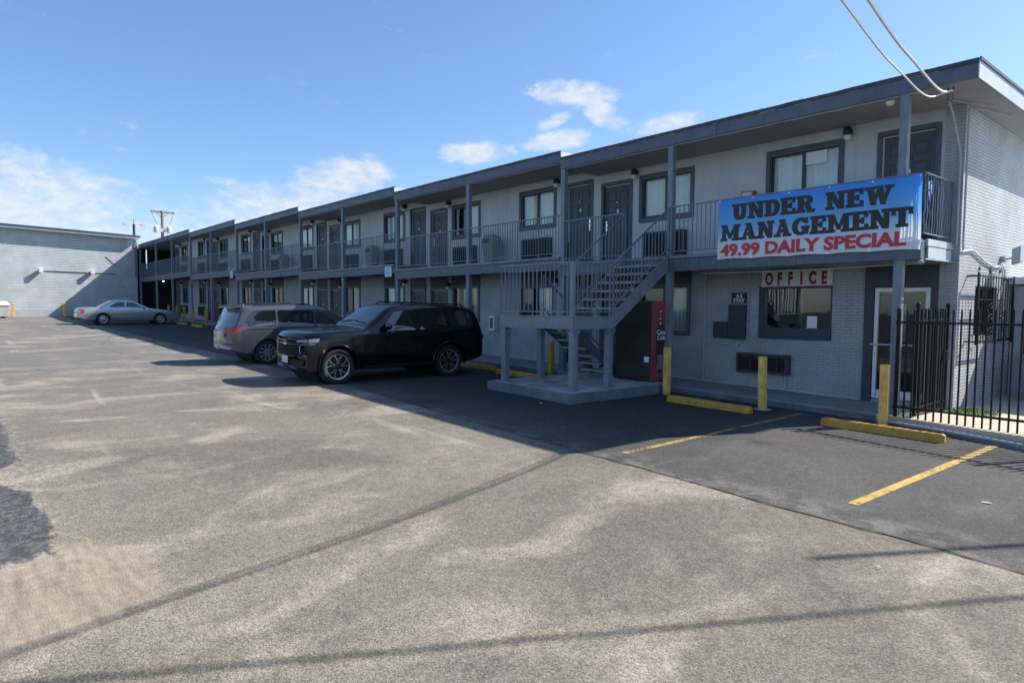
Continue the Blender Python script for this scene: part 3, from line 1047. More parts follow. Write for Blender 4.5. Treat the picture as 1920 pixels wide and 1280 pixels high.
# balcony end on the right: pale end plate and pipe
m = MB()
m.box(-4.018, -3.985, 12.36, YW + .02, 2.96, 3.075)
m.box(-4.018, -3.99, 12.40, YW - .06, 2.76, 2.945)
m.build('end_plate', 'fascia_end', motel, bevel=0.004)
m = MB()
m.tube([(-3.97, 12.2, 2.73), (-3.97, YW + .02, 2.75)], 0.014, 6)
m.tube([(-8.3, 12.42, 2.66), (-6.0, 12.40, 2.64), (-4.05, 12.36, 2.68)], 0.012, 6)
m.lathe([(0.02, -.05), (0.05, -.03), (0.055, 0.0), (0.03, .02)], (-4.03, 12.20, 2.70), 'Z', 12)
m.build('service_pipe', 'conduit', motel, smooth=True)

# brick return at the right end of both floors, end wall, back and far walls
m = MB()
m.box(-4.17, -3.875, YW - .022, YW + .02, -.2, 5.46)
m.build('corner_pier', 'brick_front', motel)
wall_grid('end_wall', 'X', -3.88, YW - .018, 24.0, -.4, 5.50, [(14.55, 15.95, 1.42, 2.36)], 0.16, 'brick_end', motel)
m = MB()
m.quad((-61, 24, -.5), (-3.88, 24, -.5), (-3.88, 24, 6.6), (-61, 24, 6.6))
m.build('back_wall', 'brick_front', motel)
m = MB()   # dark stair passage at the far end
m.quad((-55.6, YW, .5), (-55.6, 24, .5), (-55.6, 24, 6.7), (-55.6, YW, 6.7))
m.quad((-62.5, 20, .5), (-55.6, 20, .5), (-55.6, 20, 6.7), (-62.5, 20, 6.7))
m.quad((-62.5, 12.0, .5), (-62.5, 13.0, .5), (-62.5, 13.0, 6.7), (-62.5, 12.0, 6.7))
m.quad((-62.5, 13.08, .5), (-62.5, 20.0, .5), (-62.5, 20.0, 6.7), (-62.5, 13.08, 6.7))
m.quad((-62.5, 13.0, .5), (-62.5, 13.08, .5), (-62.5, 13.08, 5.0), (-62.5, 13.0, 5.0))
m.build('passage_wall', 'ac_slat', motel)

# posts
POSTX = [-4.369, -9.02, -12.35, -16.44, -20.62, -24.80, -28.98, -33.21, -37.50, -42.03, -46.37, -50.97, -55.55, -60.9]
def seg_of(x):
    for k, (xr, xl, dz) in enumerate(SEG):
        if xl < x <= xr + .2:
            return k
    return 5
for i, x in enumerate(POSTX):
    k = seg_of(x - (.0 if i != 0 else 0))
    if x in (-12.35, -20.62, -28.98, -37.50, -46.37):
        k = seg_of(x + .1)
    dz = SEG[k][2]
    m = MB()
    m.box(x - .065, x + .065, YP - .065, YP + .065, FL + dz, 5.455 + dz)
    m.box(x - .085, x + .085, YP - .08, YP + .08, 5.44 + dz, 5.453 + dz)
    m.build('post', 'slate_light', motel, bevel=0.006)
    m = MB()
    b = gz(x) + .13
    m.box(x - .07, x + .07, YP - .065, YP + .065, b, 2.74 + dz)
    m.box(x - .105, x + .105, YP - .10, YP + .10, b, b + .012)
    m.build('post', 'slate_light', motel, bevel=0.006)


def railing(m, a, b, z0a, z0b, h, gap=0.108, top=0.034, twist=False, bot=0.09):
    """straight run of square-bar railing between plan points a and b"""
    a, b = Vector(a), Vector(b)
    L = (b - a).length
    za, zb = Vector((0, 0, z0a)), Vector((0, 0, z0b))
    A, B = Vector((a.x, a.y, 0)), Vector((b.x, b.y, 0))
    hv = Vector((0, 0, h))
    m.bar(A + za + hv, B + zb + hv, 0.036, 0.030)
    m.bar(A + za + Vector((0, 0, bot)), B + zb + Vector((0, 0, bot)), 0.028, 0.022)
    n = max(2, int(round(L / gap)))
    for i in range(n + 1):
        t = i / n
        p = A.lerp(B, t) + za.lerp(zb, t)
        q = p + Vector((0, 0, bot))
        wv = 0.014 if i % 8 else 0.022
        if twist:
            pts = [q + Vector((0, 0, s * (h - bot) / 10)) + Vector((0.006 * math.sin(s * 1.9 + i), 0.010 * math.sin(s * 1.6 + i * 2), 0)) for s in range(11)]
            m.tube(pts, 0.011, 5)
        else:
            e = p + Vector((0, 0, h - .012))
            m.box(q.x - wv / 2, q.x + wv / 2, q.y - wv / 2, q.y + wv / 2, q.z - .004, e.z)
            if i % 8 == 0:
                m.box(q.x - .011, q.x + .011, q.y - .011, q.y + .011, p.z, q.z)


PX = [-4.035] + POSTX[1:]
YR = 12.20
for a, b in zip(PX, PX[1:]):
    k = seg_of((a + b) / 2)
    dz = SEG[k][2]
    if a == -9.02:
        a = -10.30
    m = MB()
    railing(m, (a - .04, YR), (b + .04, YR), FL + dz + .01, FL + dz + .01, 1.06)
    m.build('railing', 'slate_rail', motel)
m = MB()
railing(m, (-4.025, 12.24), (-4.025, YW - .03), FL + .02, FL + .02, 1.06, gap=0.115, twist=True)
m.build('railing', 'slate_rail', motel)
m = MB()
railing(m, (-61, 12.25), (-61, YW - .03), FL + 1.098, FL + 1.098, 1.06)
m.build('railing', 'slate_rail', motel)

# fire escape details on the lower floor of the first bay
# drain pipes and conduits on the office wall
m = MB()
m.tube([(-8.98, YW - .03, 2.85), (-8.98, YW - .03, .16)], 0.020, 8)
m.build('conduit', 'conduit', motel, smooth=True)
m = MB()
m.tube([(-9.25, YW - .03, 2.6), (-9.25, YW - .03, 1.2)], 0.010, 6)
m.build('conduit', 'conduit', motel, smooth=True)
m = MB()
m.tube([(-7.86, YW - .035, 2.85), (-7.86, YW - .035, 1.62), (-7.90, YW - .05, 1.60)], 0.014, 6)
m.build('conduit', 'conduit', motel, smooth=True)
m = MB()
m.tube([(-9.0, YW - .03, 2.62), (-7.9, YW - .03, 2.62)], 0.010, 6)
m.build('conduit', 'conduit', motel, smooth=True)
m = MB()
m.tube([(-7.83, YW - .03, .48), (-7.83, YW - .03, .17)], 0.010, 6)
m.build('conduit', 'conduit', motel, smooth=True)
m = MB()
m.tube([(-6.96, YW - .05, .55), (-6.95, YW - .07, .20)], 0.016, 6)
m.build('conduit', 'conduit', motel, smooth=True)
m = MB()
m.box(-8.74, -8.38, YW - .035, YW + .01, 1.24, 1.61)
m.build('utility_panel', 'grey_box', motel, bevel=0.006)
m = MB()
m.box(-8.34, -7.92, YW - .06, YW + .01, 1.23, 2.0)
m.build('utility_panel', 'grey_box', motel, bevel=0.006)
m = MB()
m.box(-8.62, -8.20, YW - .02, YW + .01, 1.10, 1.118)
m.box(-8.20, -8.08, YW - .04, YW + .01, 1.06, 1.14)
m.build('junction_box', 'conduit', motel)
# white sealant bead where the walk meets the wall
m = MB()
for a, b in ((-16.9, -12.0), (-10.9, -5.45)):
    n = 24
    m.tube([(a + (b - a) * i / n, YW - .012 + random.uniform(-.006, .006), gz(a + (b - a) * i / n) + .135 + random.uniform(0, .012)) for i in range(n + 1)], 0.012, 5)
m.build('sealant_bead', 'jamb', motel, smooth=True)
m = MB()   # bottom row of the wall: sagging light string cable under the soffit
pts = []
for i in range(41):
    x = -12.3 + i * (8.2 / 40)
    pts.append((x, YF + .05, 5.446 - .012 * abs(math.sin(i * .9))))
m.tube(pts, 0.006, 5)
m.tube([(x - 8.4, y, z + .17) for x, y, z in pts], 0.006, 5)
m.tube([(x - 16.7, y, z + .366) for x, y, z in pts], 0.006, 5)
m.build('string_cable', 'cable_white', motel)

# ---- office front (window, glazed door, air conditioner)
m = MB()
m.box(-7.62, -7.50, YW - .03, YW + .03, 1.28, 2.40)
m.box(-7.50, -6.05, YW - .06, YW + .03, 1.28, 1.51)
m.box(-6.08, -6.055, YW - .02, YW + .03, 1.51, 2.36)
m.box(-7.50, -6.055, YW - .03, YW + .03, 2.34, 2.385)
ow = m.build('window', 'grey_box', motel, origin=(-6.8, YW, 1.51), bevel=0.004)
ow['label'] = 'wide office window with a deep dark sill'
m = MB()
m.quad((-7.50, YW + .05, 1.51), (-6.08, YW + .05, 1.51), (-6.08, YW + .05, 2.34), (-7.50, YW + .05, 2.34))
m.build('pane', 'glass_dark', ow)
m = MB()
m.box(-7.46, -6.12, YW + .25, YW + .27, 1.5, 2.36)
m.build('room_back', 'room_dark', ow)
m = MB()
for i in range(9):
    x = -7.38 + i * .075
    m.box(x, x + .030, YW + .19, YW + .20, 1.72 + .1 * (i % 3 == 0), 2.33)
m.build('window_blind', 'annex_wall', ow)
m = MB()
m.lathe([(0.055, 0), (0.085, 0.004), (0.085, 0.012), (0.05, 0.014)], (-7.30, YW + .18, 1.74), 'Y', 20)
m.box(-7.20, -6.75, YW + .17, YW + .19, 1.80, 1.83)
m.build('window_ornament', 'annex_wall', ow)
m = MB()
m.box(-7.24, -6.72, YW + .16, YW + .18, 1.60, 1.79)
m.build('desk_item', 'black', ow)
m = MB()
m.box(-5.43, -5.26, YW - .025, YW + .04, .14, 2.72)
m.box(-4.29, -4.17, YW - .025, YW + .04, .14, 2.72)
m.box(-5.26, -4.29, YW - .025, YW + .04, 2.32, 2.72)
m.build('door_surround', 'grey_box', motel, bevel=0.004)
m = MB()
ring(m, -5.25, -4.30, .22, 2.315, .075, YW + .0, YW + .05, .16)
od = m.build('door', 'white_paint', motel, origin=(-4.77, YW, .2), bevel=0.005)
od['label'] = 'white framed glass office door'
m = MB()
m.quad((-5.18, YW + .03, .38), (-4.37, YW + .03, .38), (-4.37, YW + .03, 2.25), (-5.18, YW + .03, 2.25))
m.build('pane', 'glass_dark', od)
m = MB()
m.box(-5.30, -4.28, YW - .035, YW - .015, 1.235, 1.265)
m.build('push_bar', 'conduit', od)
m = MB()
m.box(-4.92, -4.74, YW + .012, YW + .022, 1.40, 1.56)
m.box(-4.90, -4.78, YW + .010, YW + .020, 1.24, 1.36)
m.build('sticker', 'blue_sticker', od)
m = MB()
m.box(-4.92, -4.80, YW + .35, YW + .36, 1.30, 1.95)
m.box(-4.98, -4.80, YW + .34, YW + .35, 1.88, 2.02)
m.box(-4.96, -4.86, YW + .33, YW + .34, 1.14, 1.28)
m.build('door_poster', 'paper', od)
m = MB()
m.quad((-5.6, YW + 1.4, 0), (-3.95, YW + 1.4, 0), (-3.95, YW + 1.4, 2.7), (-5.6, YW + 1.4, 2.7))
m.box(-5.5, -4.2, YW + .9, YW + 1.1, .2, 1.05)
m.build('lobby_wall', 'curtain_dark', od)
ac = make_ac(1.18, 0.42)
ac.location = Vector((-7.46, YW, 0.52)) - Vector(motel.location)

# ---- barred window of the end wall
m = MB()
ring(m, 0, 0, 0, 0, .0, 0, 0) if False else None
def ringx(m, y0, y1, z0, z1, t, x0, x1):
    m.box(x0, x1, y0, y0 + t, z0, z1)
    m.box(x0, x1, y1 - t, y1, z0, z1)
    m.box(x0, x1, y0 + t, y1 - t, z1 - t, z1)
    m.box(x0, x1, y0 + t, y1 - t, z0, z0 + t)
ringx(m, 14.55, 15.95, 1.42, 2.36, .05, -4.0, -3.93)
m.box(-4.0, -3.94, 15.22, 15.27, 1.47, 2.31)
ew = m.build('window', 'sash', motel, origin=(-3.88, 15.25, 1.42))
ew['label'] = 'barred ground floor window in the sunlit end wall'
m = MB()
m.quad((-3.97, 14.6, 1.47), (-3.97, 15.9, 1.47), (-3.97, 15.9, 2.31), (-3.97, 14.6, 2.31))
m.build('pane', 'glass_dark', ew)
m = MB()
gx = -3.70
for y in [14.12 + i * .165 for i in range(14)]:
    m.tube([(gx, y, 1.30), (gx, y, 2.56)], 0.008, 6)
m.bar((gx, 14.05, 2.52), (gx, 16.32, 2.52), .03, .03)
m.bar((gx, 14.05, 1.34), (gx, 16.32, 1.34), .03, .03)
m.bar((gx, 14.05, 2.10), (gx, 16.32, 2.10), .02, .02)
for y in (14.05, 16.32):
    m.bar((gx, y, 1.28), (gx, y, 2.58), .05, .03)
    for z in (1.34, 2.52):
        m.bar((gx, y, z), (-3.88, y, z), .035, .03)
for y in (14.85, 15.6):
    for z in (1.55, 1.80, 2.0):
        for s in (-1, 1):
            m.tube([(gx, y + s * (.03 + .09 * math.sin(t / 8 * math.pi * 1.5)), z + .012 * t - .05) for t in range(9)], 0.007, 5)
m.build('security_bars', 'black_iron', ew, smooth=True)
# brick chips: rosettes above the window and the conduit run on the end wall
m = MB()
for y, r in ((14.72, .035), (15.42, .065), (16.05, .04)):
    m.lathe([(r, 0), (r, .02), (r * .5, .025)], (-3.88, y, 2.68), 'X', 10)
m.build('wall_bracket', 'grey_box', motel)
m = MB()
m.tube([(-3.86, 13.62, 2.93), (-3.855, 14.2, 2.99), (-3.855, 14.9, 2.83), (-3.855, 15.6, 2.74), (-3.855, 16.1, 2.80)], 0.016, 8)
m.build('conduit', 'white_paint', motel, smooth=True)
m = MB()
m.tube([(-3.86, 16.15, 2.78), (-3.86, 16.32, 2.72), (-3.86, 16.33, 2.4), (-3.86, 16.33, 1.9)], 0.014, 8)
m.build('conduit', 'white_paint', motel, smooth=True)
# service mast conduits at the front corner
m = MB()
m.tube([(-3.97, 12.95, 5.42), (-3.95, 13.1, 5.25), (-3.93, 13.45, 4.75), (-3.92, 13.52, 4.55), (-3.92, 13.52, 3.05)], 0.022, 8)
m.build('conduit', 'conduit', motel, smooth=True)
m = MB()
m.tube([(-3.80, 13.56, 5.44), (-3.84, 13.60, 5.30), (-3.845, 13.61, 3.1), (-3.84, 13.62, 2.95)], 0.018, 8)
m.build('conduit', 'conduit', motel, smooth=True)
m = MB()
m.tube([(-3.845, 13.60, 5.36), (-3.75, 14.1, 5.42), (-3.55, 15.0, 5.43)], 0.009, 6)
m.build('conduit', 'conduit', motel, smooth=True)
m = MB()
m.tube([(-3.97, 12.95, 5.43), (-3.85, 13.3, 5.42), (-3.6, 14.0, 5.435)], 0.009, 6)
m.build('conduit', 'conduit', motel, smooth=True)
m = MB()   # insulator and drip loops of the service drop
for dx in (0, -.07):
    m.tube([(-3.74 + dx, 12.40, 5.40), (-3.80 + dx, 12.62, 5.33), (-3.90, 12.85, 5.36), (-3.97, 12.97, 5.43)], .007, 6)
m.tube([(-3.74, 12.40, 5.40), (-3.74, 12.42, 5.462)], .012, 6)
m.tube([(-3.81, 12.40, 5.40), (-3.81, 12.42, 5.462)], .012, 6)
m.build('service_head', 'cable_black', motel, smooth=True)
m = MB()   # floodlight on the end wall
m.box(-3.88, -3.80, 16.02, 16.16, 2.86, 2.98)
m.tube([(-3.80, 16.1, 2.92), (-3.62, 16.05, 2.95)], 0.02, 8)
m.hexa([(-3.66, 15.88, 2.80), (-3.52, 15.88, 2.86), (-3.52, 16.12, 2.86), (-3.66, 16.12, 2.80),
        (-3.66, 15.88, 3.10), (-3.52, 15.88, 3.16), (-3.52, 16.12, 3.16), (-3.66, 16.12, 3.10)])
m.build('floodlight', 'conduit', motel, bevel=0.008)
# soffit lamp at the corner post and the sealed junction cans of the far lamps
m = MB()
m.lathe([(0.03, -.10), (0.065, -.07), (0.07, -.02), (0.04, 0.0)], (-4.66, 12.36, 5.455), 'Z', 14)
m.build('soffit_lamp', 'white_globe', motel, smooth=True)
m = MB()
m.lathe([(0.015, -.07), (0.045, -.055), (0.055, -.02), (0.035, 0.0)], (-58.2, 13.3, 3.9), 'Z', 14)
m.build('passage_lamp', 'lamp_lit', motel, smooth=True)

# ---------------------------------------------------------------- the wing across the far end of the lot
wing = empty('motel_wing', (-61, 0, gz(-61)), 'pale painted-brick wing with blank wall closing the far end of the lot', 'building')
TILT = -0.030
def wz(y, z):
    return z + TILT * (y - 3.3)
m = MB()
y0, y1 = -16.0, 12.03
m.hexa([(-72, y0, .3), (-61, y0, .3), (-61, y1, .3), (-72, y1, .3), (-72, y0, wz(y0, 7.62)), (-61, y0, wz(y0, 7.62)), (-61, y1, wz(y1, 7.62)), (-72, y1, wz(y1, 7.62))])
m.build('wall', 'brick_wing', wing)
m = MB()
m.hexa([(-72.4, y0, wz(y0, 7.5)), (-60.46, y0, wz(y0, 7.5)), (-60.46, y1 + .15, wz(y1, 7.5)), (-72.4, y1 + .15, wz(y1, 7.5)),
        (-72.4, y0, wz(y0, 7.70)), (-60.46, y0, wz(y0, 7.70)), (-60.46, y1 + .15, wz(y1, 7.70)), (-72.4, y1 + .15, wz(y1, 7.70))])
m.build('roof', 'fascia_end', wing)
m = MB()
m.hexa([(-72.4, y0, wz(y0, 7.704)), (-60.40, y0, wz(y0, 7.66)), (-60.40, y1 + .2, wz(y1, 7.66)), (-72.4, y1 + .2, wz(y1, 7.704)),
        (-72.4, y0, wz(y0, 7.78)), (-60.40, y0, wz(y0, 7.76)), (-60.40, y1 + .2, wz(y1, 7.76)), (-72.4, y1 + .2, wz(y1, 7.78))])
m.build('roof_edge', 'flashing', wing)
m = MB()
m.box(-61.02, -60.93, 11.86, 12.06, 4.2, 7.10)
m.build('corner_board', 'slate_light', wing)
m = MB()
m.hexa([(-61.0, y0, .6), (-60.985, y0, .6), (-60.985, y1, .6), (-61.0, y1, .6), (-61.0, y0, 1.55), (-60.985, y0, 1.55), (-60.985, y1, 1.50), (-61.0, y1, 1.50)])
m.build('plinth', 'annex_wall', wing)
m = MB()
m.tube([(-60.97, 5.6, 4.47), (-60.97, 8.0, 4.44), (-60.97, 8.9, 4.43), (-60.97, 10.6, 4.41)], .022, 6)
m.build('conduit', 'grey_box', wing)
m = MB()
m.tube([(-60.985, 9.85, 5.75), (-60.985, 10.5, 5.1)], .02, 6)
m.build('conduit', 'grey_box', wing)
for y in (5.6, 8.9):
    m = MB()
    m.box(-61, -60.92, y - .09, y + .09, 4.40, 4.60)
    m.hexa([(-60.92, y - .10, 4.40), (-60.60, y - .13, 4.34), (-60.60, y + .13, 4.34), (-60.92, y + .10, 4.40),
            (-60.92, y - .10, 4.62), (-60.60, y - .13, 4.72), (-60.60, y + .13, 4.72), (-60.92, y + .10, 4.62)])
    m.build('wall_light', 'white_paint', wing, bevel=.01)
m = MB()
for i in range(3):
    m.box(-60.99, -60.975, 10.75 + i * .14, 10.81 + i * .14, 3.38, 3.46)
m.build('wall_number', 'grey_box', wing)

# low annex on the right, in its own shade
annex = empty('annex_building', (-3.6, 17.0, 0), 'low grey annex with a dark window behind the black fence', 'building')
m = MB()
m.box(-3.86, 5, 16.95, 30, -.5, 2.42)
m.build('wall', 'annex_wall', annex)
m = MB()
m.box(-3.86, 5.2, 16.62, 30, 2.44, 2.58)
m.build('roof', 'fascia_end', annex)
m = MB()
ring(m, -3.62, -2.72, 1.00, 2.18, .06, 16.91, 16.97)
aw = m.build('window', 'sash', annex, origin=(-3.2, 16.95, 1.0))
m = MB()
m.quad((-3.58, 16.945, 1.04), (-2.76, 16.945, 1.04), (-2.76, 16.945, 2.14), (-3.58, 16.945, 2.14))
m.build('pane', 'car_glass', aw)
m = MB()
m.box(-3.70, -2.66, 16.86, 16.95, .93, .995)
m.build('sill', 'annex_wall', aw)

m = MB()
m.box(-2.95, -2.1, 15.9, 16.6, gz(-2.5) + .16, 1.12)
cond = m.build('condenser_unit', 'ac_case', None, origin=(-2.5, 16.2, gz(-2.5) + .14), bevel=.02)
tag(cond, 'dark brown louvred cooling unit on the walk against the annex', 'cooling unit')
m = MB()
z = gz(-2.5) + .22
while z < 1.05:
    m.box(-2.92, -2.13, 15.885, 15.905, z, z + .025)
    m.box(-2.965, -2.945, 15.95, 16.55, z, z + .025)
    z += .05
m.build('louvre', 'black', cond)
m = MB()
m.box(-2.93, -2.12, 15.93, 16.57, gz(-2.5) + .138, gz(-2.5) + .162)
m.build('base', 'black', cond)

# ---------------------------------------------------------------- outdoor staircase on its pad
PADZ = gz(-10) + .18
m = MB()
m.hexa([(-11.38, 8.98, gz(-11.4) - .3), (-8.80, 8.92, gz(-8.8) - .3), (-8.76, 12.05, gz(-8.8) - .3), (-11.38, 12.05, gz(-11.4) - .3),
        (-11.38, 8.98, PADZ + .03), (-8.80, 8.92, PADZ - .01), (-8.76, 12.05, PADZ - .01), (-11.38, 12.05, PADZ + .03)])
tag(m.build('stair_pad', 'concrete_dark', bevel=.02), 'raised concrete pad under the outdoor stairs', 'pad', kind='structure')
m = MB()
m.quad((-11.34, 9.02, PADZ + .034), (-8.84, 8.96, PADZ - .006), (-8.80, 12.03, PADZ - .006), (-11.34, 12.03, PADZ + .034))
tag(m.build('stair_pad_top', 'pad_top'), kind='structure')
stair = empty('staircase', (-10.05, 9.7, PADZ), 'slate-blue steel stairs with landing rising to the motel balcony', 'staircase')
LZ = 1.74
X0, X1, YA, YB = -11.18, -8.97, 9.17, 10.36
m = MB()
m.box(X0 + .05, X1 - .05, YA + .05, YB - .05, LZ - .05, LZ - .004)
m.build('landing', 'tread', stair)
m = MB()
m.box(X0, X1, YA, YA + .05, LZ - .25, LZ)
m.box(X0, X0 + .05, YA + .05, YB, LZ - .25, LZ)
m.box(X1 - .05, X1, YA + .05, YB, LZ - .25, LZ)
m.box(X0 + .05, X1 - .05, YB - .05, YB, LZ - .25, LZ - .055)
m.box(X0 - .012, X1 + .012, YA - .014, YA - .001, LZ - .018, LZ + .012)
m.build('landing_beam', 'slate_light', stair, bevel=.005)
for (x, y) in ((X0 + .08, YA + .09), (X1 - .08, YA + .09), (X1 - .08, YB - .08), (X0 + .12, YB - .09)):
    m = MB()
    m.box(x - .065, x + .065, y - .065, y + .065, PADZ - .02, LZ - .20)
    m.box(x - .10, x + .10, y - .10, y + .10, PADZ - .01, PADZ + .046)
    for s in (-1, 1):
        m.bar((x + s * .05, y, LZ - .42), (x + s * .17, y, LZ - .26), .03, .03)
    m.build('post', 'slate_light', stair, bevel=.005)
# upper flight (towards the balcony), between x = -10.2 and -9.0
UX0, UX1 = -10.24, -9.02
ya, yb = YB - .02, 12.14
za, zb2 = LZ, FL
def slope(y):
    return za + (zb2 - za) * (y - ya) / (yb - ya)
for x in (UX0, UX1):
    m = MB()
    m.hexa([(x - .025, ya, LZ - .24), (x + .025, ya, LZ - .24), (x + .025, yb, zb2 - .30), (x - .025, yb, zb2 - .30),
            (x - .025, ya, LZ + .03), (x + .025, ya, LZ + .03), (x + .025, yb, zb2 + .02), (x - .025, yb, zb2 + .02)])
    sg = .028 if x == UX1 else -.028
    m.bar((x + sg, ya, LZ + .028), (x + sg, yb, zb2 + .018), .016, .02)
    m.bar((x + sg, ya, LZ - .235), (x + sg, yb, zb2 - .295), .016, .02)
    m.build('stringer', 'slate_light', stair)
for i in range(1, 7):
    z = za + (zb2 - za) * i / 7
    y = ya + (yb - ya) * (i - .55) / 7
    m = MB()
    m.box(UX0 + .03, UX1 - .03, y - .02, y + .27, z - .05, z)
    m.build('tread', 'tread', stair, bevel=.006)
# lower flight (from the landing down to the pad), x = -11.1 .. -10.3
LX0, LX1 = -11.08, -10.34
yl0, yl1 = YB - .02, 12.0
for x in (LX0, LX1):
    m = MB()
    m.hexa([(x - .025, yl0, LZ - .27), (x + .025, yl0, LZ - .27), (x + .025, yl1, PADZ + .02), (x - .025, yl1, PADZ + .02),
            (x - .025, yl0, LZ - .02), (x + .025, yl0, LZ - .02), (x + .025, yl1, PADZ + .24), (x - .025, yl1, PADZ + .24)])
    m.build('stringer', 'slate', stair)
for i in range(1, 8):
    z = LZ - (LZ - PADZ) * i / 8
    y = yl0 + (yl1 - yl0) * (i - .5) / 8
    m = MB()
    m.box(LX0 + .03, LX1 - .03, y - .10, y + .15, z - .045, z)
    m.build('tread', 'tread', stair, bevel=.006)
m = MB()
railing(m, (X0 + .03, YA + .01), (X1 - .03, YA + .01), LZ, LZ, 1.05, gap=.125)
m.build('railing', 'slate_light', stair)
m = MB()
railing(m, (X0 + .02, YA + .01), (X0 + .02, YB), LZ, LZ, 1.05, gap=.125)
m.build('railing', 'slate_light', stair)
m = MB()
railing(m, (X1 - .02, YA + .01), (X1 - .02, YB), LZ, LZ, 1.05, gap=.125)
m.build('railing', 'slate_light', stair)
for (x, y) in ((X1 - .03, YA + .01),):
    m = MB()
    m.box(x - .038, x + .038, y - .038, y + .038, LZ, LZ + 1.065)
    m.build('newel', 'slate_light', stair, bevel=.004)
for x in (UX0, UX1):
    m = MB()
    railing(m, (x, YB), (x, 12.17), LZ + .02, FL + .02, 1.03, gap=.115, bot=.16)
    m.build('handrail', 'slate_rail', stair)
for x in (LX0, LX1):
    m = MB()
    railing(m, (x, YB), (x, 11.95), LZ - .05, PADZ + .15, .95, gap=.20, bot=.2)
    m.build('handrail', 'slate_rail', stair)

# ---------------------------------------------------------------- banner
ban = empty('banner', (-5.87, 12.10, 2.9), 'blue and white vinyl banner tied along the balcony railing', 'banner')
BX0, BX1, BZ0, BZ1 = -7.74, -4.02, 2.885, 4.10
def bsurf(x, z):
    u, v = (x - BX0) / (BX1 - BX0), (z - BZ0) / (BZ1 - BZ0)
    return 12.10 - .014 * math.sin(u * 17 + v * 2) * (0.3 + .7 * (1 - v)) - .012 * math.sin(u * 41 + v * 5) * abs(1 - 2 * v) ** 3 - .010 * math.sin(v * 7 + u * 3)
m = MB()
nx, nz = 80, 28
gv = []
for j in range(nz + 1):
    row = []
    for i in range(nx + 1):
        u, v = i / nx, j / nz
        x = BX0 + (BX1 - BX0) * u
        sag = .016 * abs(math.sin(u * math.pi * 5)) * (1 if v > .5 else -1) * abs(2 * v - 1) ** 4
        z = BZ0 + (BZ1 - BZ0) * v - sag + .02 * (1 - u) * (1 - v)
        row.append(m.b.verts.new((x, bsurf(x, z), z)))
    gv.append(row)
for j in range(nz):
    for i in range(nx):
        m.b.faces.new((gv[j][i], gv[j][i + 1], gv[j + 1][i + 1], gv[j + 1][i]))
m.build('sheet', 'banner', ban, smooth=True)
m = MB()
for i in range(6):
    for z in (BZ0 + .035, BZ1 - .03):
        x = BX0 + .03 + (BX1 - BX0 - .06) * i / 5
        m.lathe([(.010, -.004), (.014, 0), (.010, .004)], (x, bsurf(x, z) - .006, z), 'Y', 10)
m.build('grommet', 'chrome', ban)
m = MB()
for x, z in ((BX0 + .03, BZ1 - .03), (BX1 - .03, BZ1 - .03), (BX1 - .03, BZ0 + .035), (BX0 + .03, BZ0 + .035), (-5.9, BZ1 - .03)):
    m.tube([(x, bsurf(x, z) - .012, z), (x + .01, 12.17, z + .015), (x, 12.19, z)], .005, 5)
m.build('tie', 'cable_black', ban)


def arc_ring(cx, cy, rx, ry, ix, iy, a0, a1, n=14, oc=None):
    out = []
    ox, oy = oc or (cx, cy)
    for i in range(n):
        q = []
        for a in (a0 + (a1 - a0) * i / n, a0 + (a1 - a0) * (i + 1) / n):
            a = math.radians(a)
            q.append(((cx + rx * math.cos(a), cy + ry * math.sin(a)), (ox + ix * math.cos(a), oy + iy * math.sin(a))))
        out.append([q[0][0], q[1][0], q[1][1], q[0][1]])
    return out


def rc(x0, y0, x1, y1):
    return [(x0, y0), (x1, y0), (x1, y1), (x0, y1)]


